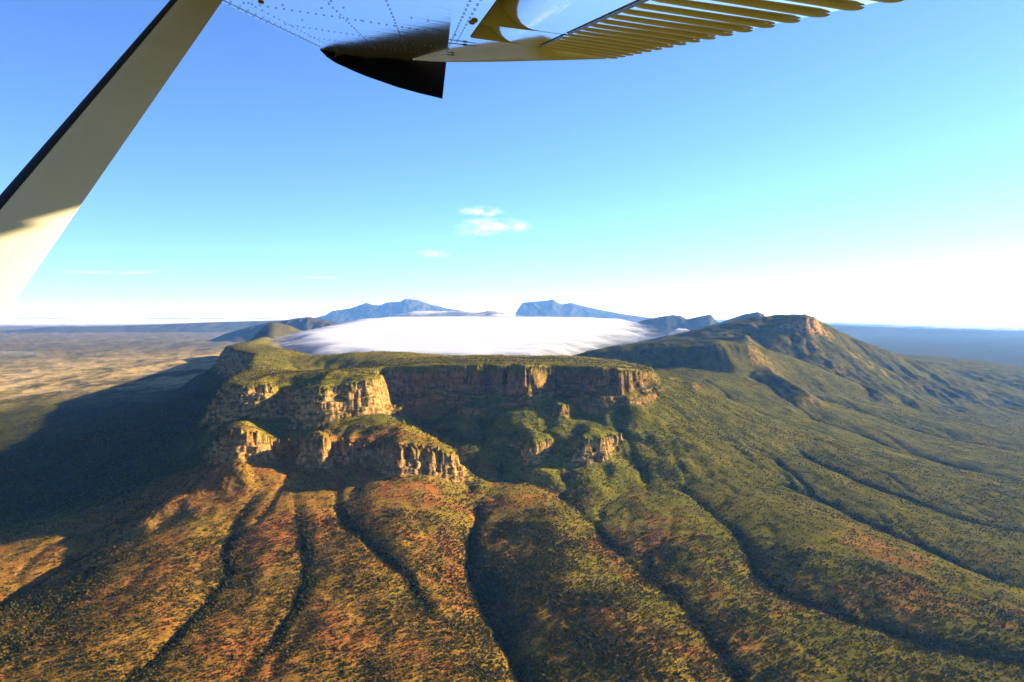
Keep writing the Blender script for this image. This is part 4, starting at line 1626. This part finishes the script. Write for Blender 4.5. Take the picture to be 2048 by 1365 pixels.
px_, py_, pw_ = [], [], []
for n, r0, r1, seed in ((230000, 1080, 1900, 1), (200000, 1900, 3300, 2), (120000, 3300, 5400, 3)):
    x, y, g = scatter(n, r0, r1, seed)
    px_.append(x)
    py_.append(y)
sx_, sy_ = np.concatenate(px_), np.concatenate(py_)
sz_, srock, swood, sown = land(sx_, sy_)
e = 4.0
hx = land(sx_ + e, sy_)[0] - sz_
slope = np.abs(hx) / e
g = np.random.default_rng(5)
clump = fbm(sx_, sy_, 120, 4, 501)
fine_ = fbm(sx_, sy_, 28, 2, 505)
# slopes turned from the morning sun keep more scrub
shade_side = sstep(-0.05, 0.35, hx / e)
dens = 0.27 + 0.30 * clump + 0.32 * fine_ + 0.25 * shade_side + 0.75 * swood
dens *= np.clip(1 - 0.45 * srock, 0.10, 1) * (1 - sstep(0.9, 1.9, slope) * (1 - 0.25 * srock))
dens *= np.where((sown == 1) & (srock < .2) & (sz_ > -250), 0.85, 1)
dens *= 1 - 0.75 * sstep(1400, 2400, -sx_) * sstep(3000, 4200, sy_)
keep = (g.random(len(sx_)) < np.clip(dens, 0.02, 1))
sx_, sy_, sz_, swood, clump, shade_side, srock = (a[keep] for a in (sx_, sy_, sz_, swood, clump, shade_side, srock))
n = len(sx_)
u = g.random(n)
wood_like = np.clip(swood * 1.2 + 0.45 * shade_side + 0.5 * clump, 0, 1)
size = 2.1 + 3.6 * g.random(n) ** 1.7 + 4.2 * wood_like ** 1.5 * g.random(n)
var = np.where(u < 0.30 + 0.35 * wood_like, 0, np.where(u < 0.60 + 0.25 * wood_like, 1, np.where(u < 0.86, 2, 4)))
var = np.where((g.random(n) < 0.14 * wood_like + .02), 3, var)
redd = np.clip(1.0 - (sx_ + 0.45 * (sy_ - 1200) + 150) / 900, 0, 1)
var = np.where((var == 2) & (g.random(n) < 0.75 * redd), 4, var)
var = np.where((var == 4) & (g.random(n) > redd + .15), 1, var)
rotz = g.uniform(0, 6.28, n)

# the ones that show largest: single plants
rad = np.hypot(sx_, sy_)
show = size / rad
pxs = sx_ / sy_ * F + 1024
pys = 628 - sz_ / sy_ * F
infr = (pxs > 6) & (pxs < 2042) & (pys < 1358) & (pys > 700)
cand = np.where(infr)[0]
big = cand[np.argsort(-show[cand])]
single = []
count = {k: 0 for k in range(5)}
for i in big:
    if len(single) >= 290:
        break
    single.append(i)
single = np.array(single)
meshes = [bush_mesh(k, 40 + k) for k in range(5)]
LOOK = ["dark tree", "olive bush", "pale bush", "dark pine", "ochre bush"]


PLACES = [(130, "at the far left"), (200, "below the dark ridge"), (270, "left of the leftmost gully"), (335, "inside the leftmost gully"), (400, "on the leftmost gully's lip"),
          (460, "right of the leftmost gully"), (520, "in the second gully"), (580, "past the second gully"), (640, "on the red fan"), (700, "in the red fan's middle"),
          (760, "on the bare red spur"), (820, "right on the red spur"), (880, "over the red spur"), (940, "left of the main gully"), (1000, "on the main gully's lip"),
          (1050, "inside the main gully"), (1100, "across the main gully"), (1160, "right of the main gully"), (1220, "in the lower wood"), (1280, "in the wooded slope"),
          (1340, "in the wood's right side"), (1400, "left of the side gully"), (1460, "in the side gully"), (1520, "on the side gully's lip"), (1580, "on the green spur"),
          (1640, "across the green spur"), (1700, "below the green spur"), (1760, "left of the red scalds"), (1820, "among the red scalds"), (1880, "past the red scalds"),
          (1940, "below the pale track"), (2100, "in the right corner")]
NEAR = ["a dark tree", "an olive bush", "a pale bush", "a pine", "an ochre bush"]


def where(i):
    k = next(j for j, (a, _) in enumerate(PLACES) if pxs[i] < a)
    row = "bottom row" if pys[i] > 1330 else ("second row" if pys[i] > 1300 else ("third row" if pys[i] > 1260 else "upper row"))
    d = np.hypot(sx_ - sx_[i], sy_ - sy_[i])
    d[i] = 1e9
    q = int(np.argmin(d))
    by = "beside " + NEAR[int(var[q])] if d[q] < 0.75 * (size[i] + size[q]) else "standing apart"
    return by + ", " + PLACES[k][1] + ", " + row


def look(i):
    a = size[i] / np.median(size[single])
    return ("small " if a < .93 else ("large " if a > 1.09 else "")) + LOOK[int(var[i])]


protos = {}
for i in single:
    k = int(var[i])
    if k not in protos:
        o = bpy.data.objects.new(KIND[k], meshes[k])
        protos[k] = o
    else:
        o = protos[k].copy()
    COL.objects.link(o)
    o.location = (sx_[i], sy_[i], sz_[i] - 0.15)
    o.rotation_euler = (0, 0, rotz[i])
    o.scale = (size[i],) * 3
    tag(o, look(i) + " " + where(i), "tree" if k in (0, 3) else "bush", None, look(i) + " " + where(i))

rest = np.ones(n, bool)
rest[single] = False
rest = np.where(rest)[0]
sm = bpy.data.meshes.new("scrub")
sm.vertices.add(len(rest))
sm.vertices.foreach_set("co", np.stack([sx_[rest], sy_[rest], sz_[rest] - 0.15], -1).astype(np.float32).ravel())
for nm, arr, ty in (("size", size[rest], 'FLOAT'), ("turn", rotz[rest], 'FLOAT'), ("kindno", var[rest], 'INT')):
    a = sm.attributes.new(nm, ty, 'POINT')
    a.data.foreach_set("value", arr.astype(np.int32 if ty == 'INT' else np.float32))
scrub = bpy.data.objects.new("scrub", sm)
COL.objects.link(scrub)
tag(scrub, "low dark scrub scattered thickly over the slopes and gullies", "scrub", 'stuff')
for k in range(5):
    if k not in protos:                       # a kind without a single plant in view still needs its model
        o = bpy.data.objects.new(KIND[k], meshes[k])
        i = rest[np.argmax(show[rest] * (var[rest] == k))]
        o.location = (sx_[i], sy_[i], sz_[i] - 0.15)
        o.scale = (size[i],) * 3
        COL.objects.link(o)
        tag(o, look(i) + " " + where(i), "bush", None, look(i) + " " + where(i))
        protos[k] = o
ng = bpy.data.node_groups.new("scatter_scrub", 'GeometryNodeTree')
ng.interface.new_socket("Geometry", in_out='INPUT', socket_type='NodeSocketGeometry')
ng.interface.new_socket("Geometry", in_out='OUTPUT', socket_type='NodeSocketGeometry')
gi, go_ = ng.nodes.new("NodeGroupInput"), ng.nodes.new("NodeGroupOutput")
join = ng.nodes.new("GeometryNodeJoinGeometry")


def named(nm, ty):
    a = ng.nodes.new("GeometryNodeInputNamedAttribute")
    a.data_type = ty
    a.inputs["Name"].default_value = nm
    return a.outputs["Attribute"]


m2p = ng.nodes.new("GeometryNodeMeshToPoints")
ng.links.new(gi.outputs[0], m2p.inputs["Mesh"])
rot = ng.nodes.new("ShaderNodeCombineXYZ")
ng.links.new(named("turn", 'FLOAT'), rot.inputs["Z"])
for k in range(5):
    oi = ng.nodes.new("GeometryNodeObjectInfo")
    oi.inputs["Object"].default_value = protos[k]
    oi.inputs["As Instance"].default_value = True
    oi.transform_space = 'ORIGINAL'
    ip = ng.nodes.new("GeometryNodeInstanceOnPoints")
    cmp_ = ng.nodes.new("FunctionNodeCompare")
    cmp_.data_type = 'INT'
    cmp_.operation = 'EQUAL'
    ng.links.new(named("kindno", 'INT'), cmp_.inputs[2])
    cmp_.inputs[3].default_value = k
    ng.links.new(m2p.outputs[0], ip.inputs["Points"])
    ng.links.new(cmp_.outputs[0], ip.inputs["Selection"])
    ng.links.new(oi.outputs["Geometry"], ip.inputs["Instance"])
    ng.links.new(rot.outputs[0], ip.inputs["Rotation"])
    ng.links.new(named("size", 'FLOAT'), ip.inputs["Scale"])
    ng.links.new(ip.outputs[0], join.inputs[0])
ng.links.new(join.outputs[0], go_.inputs[0])
md = scrub.modifiers.new("scatter", 'NODES')
md.node_group = ng
print("scrub plants", n)
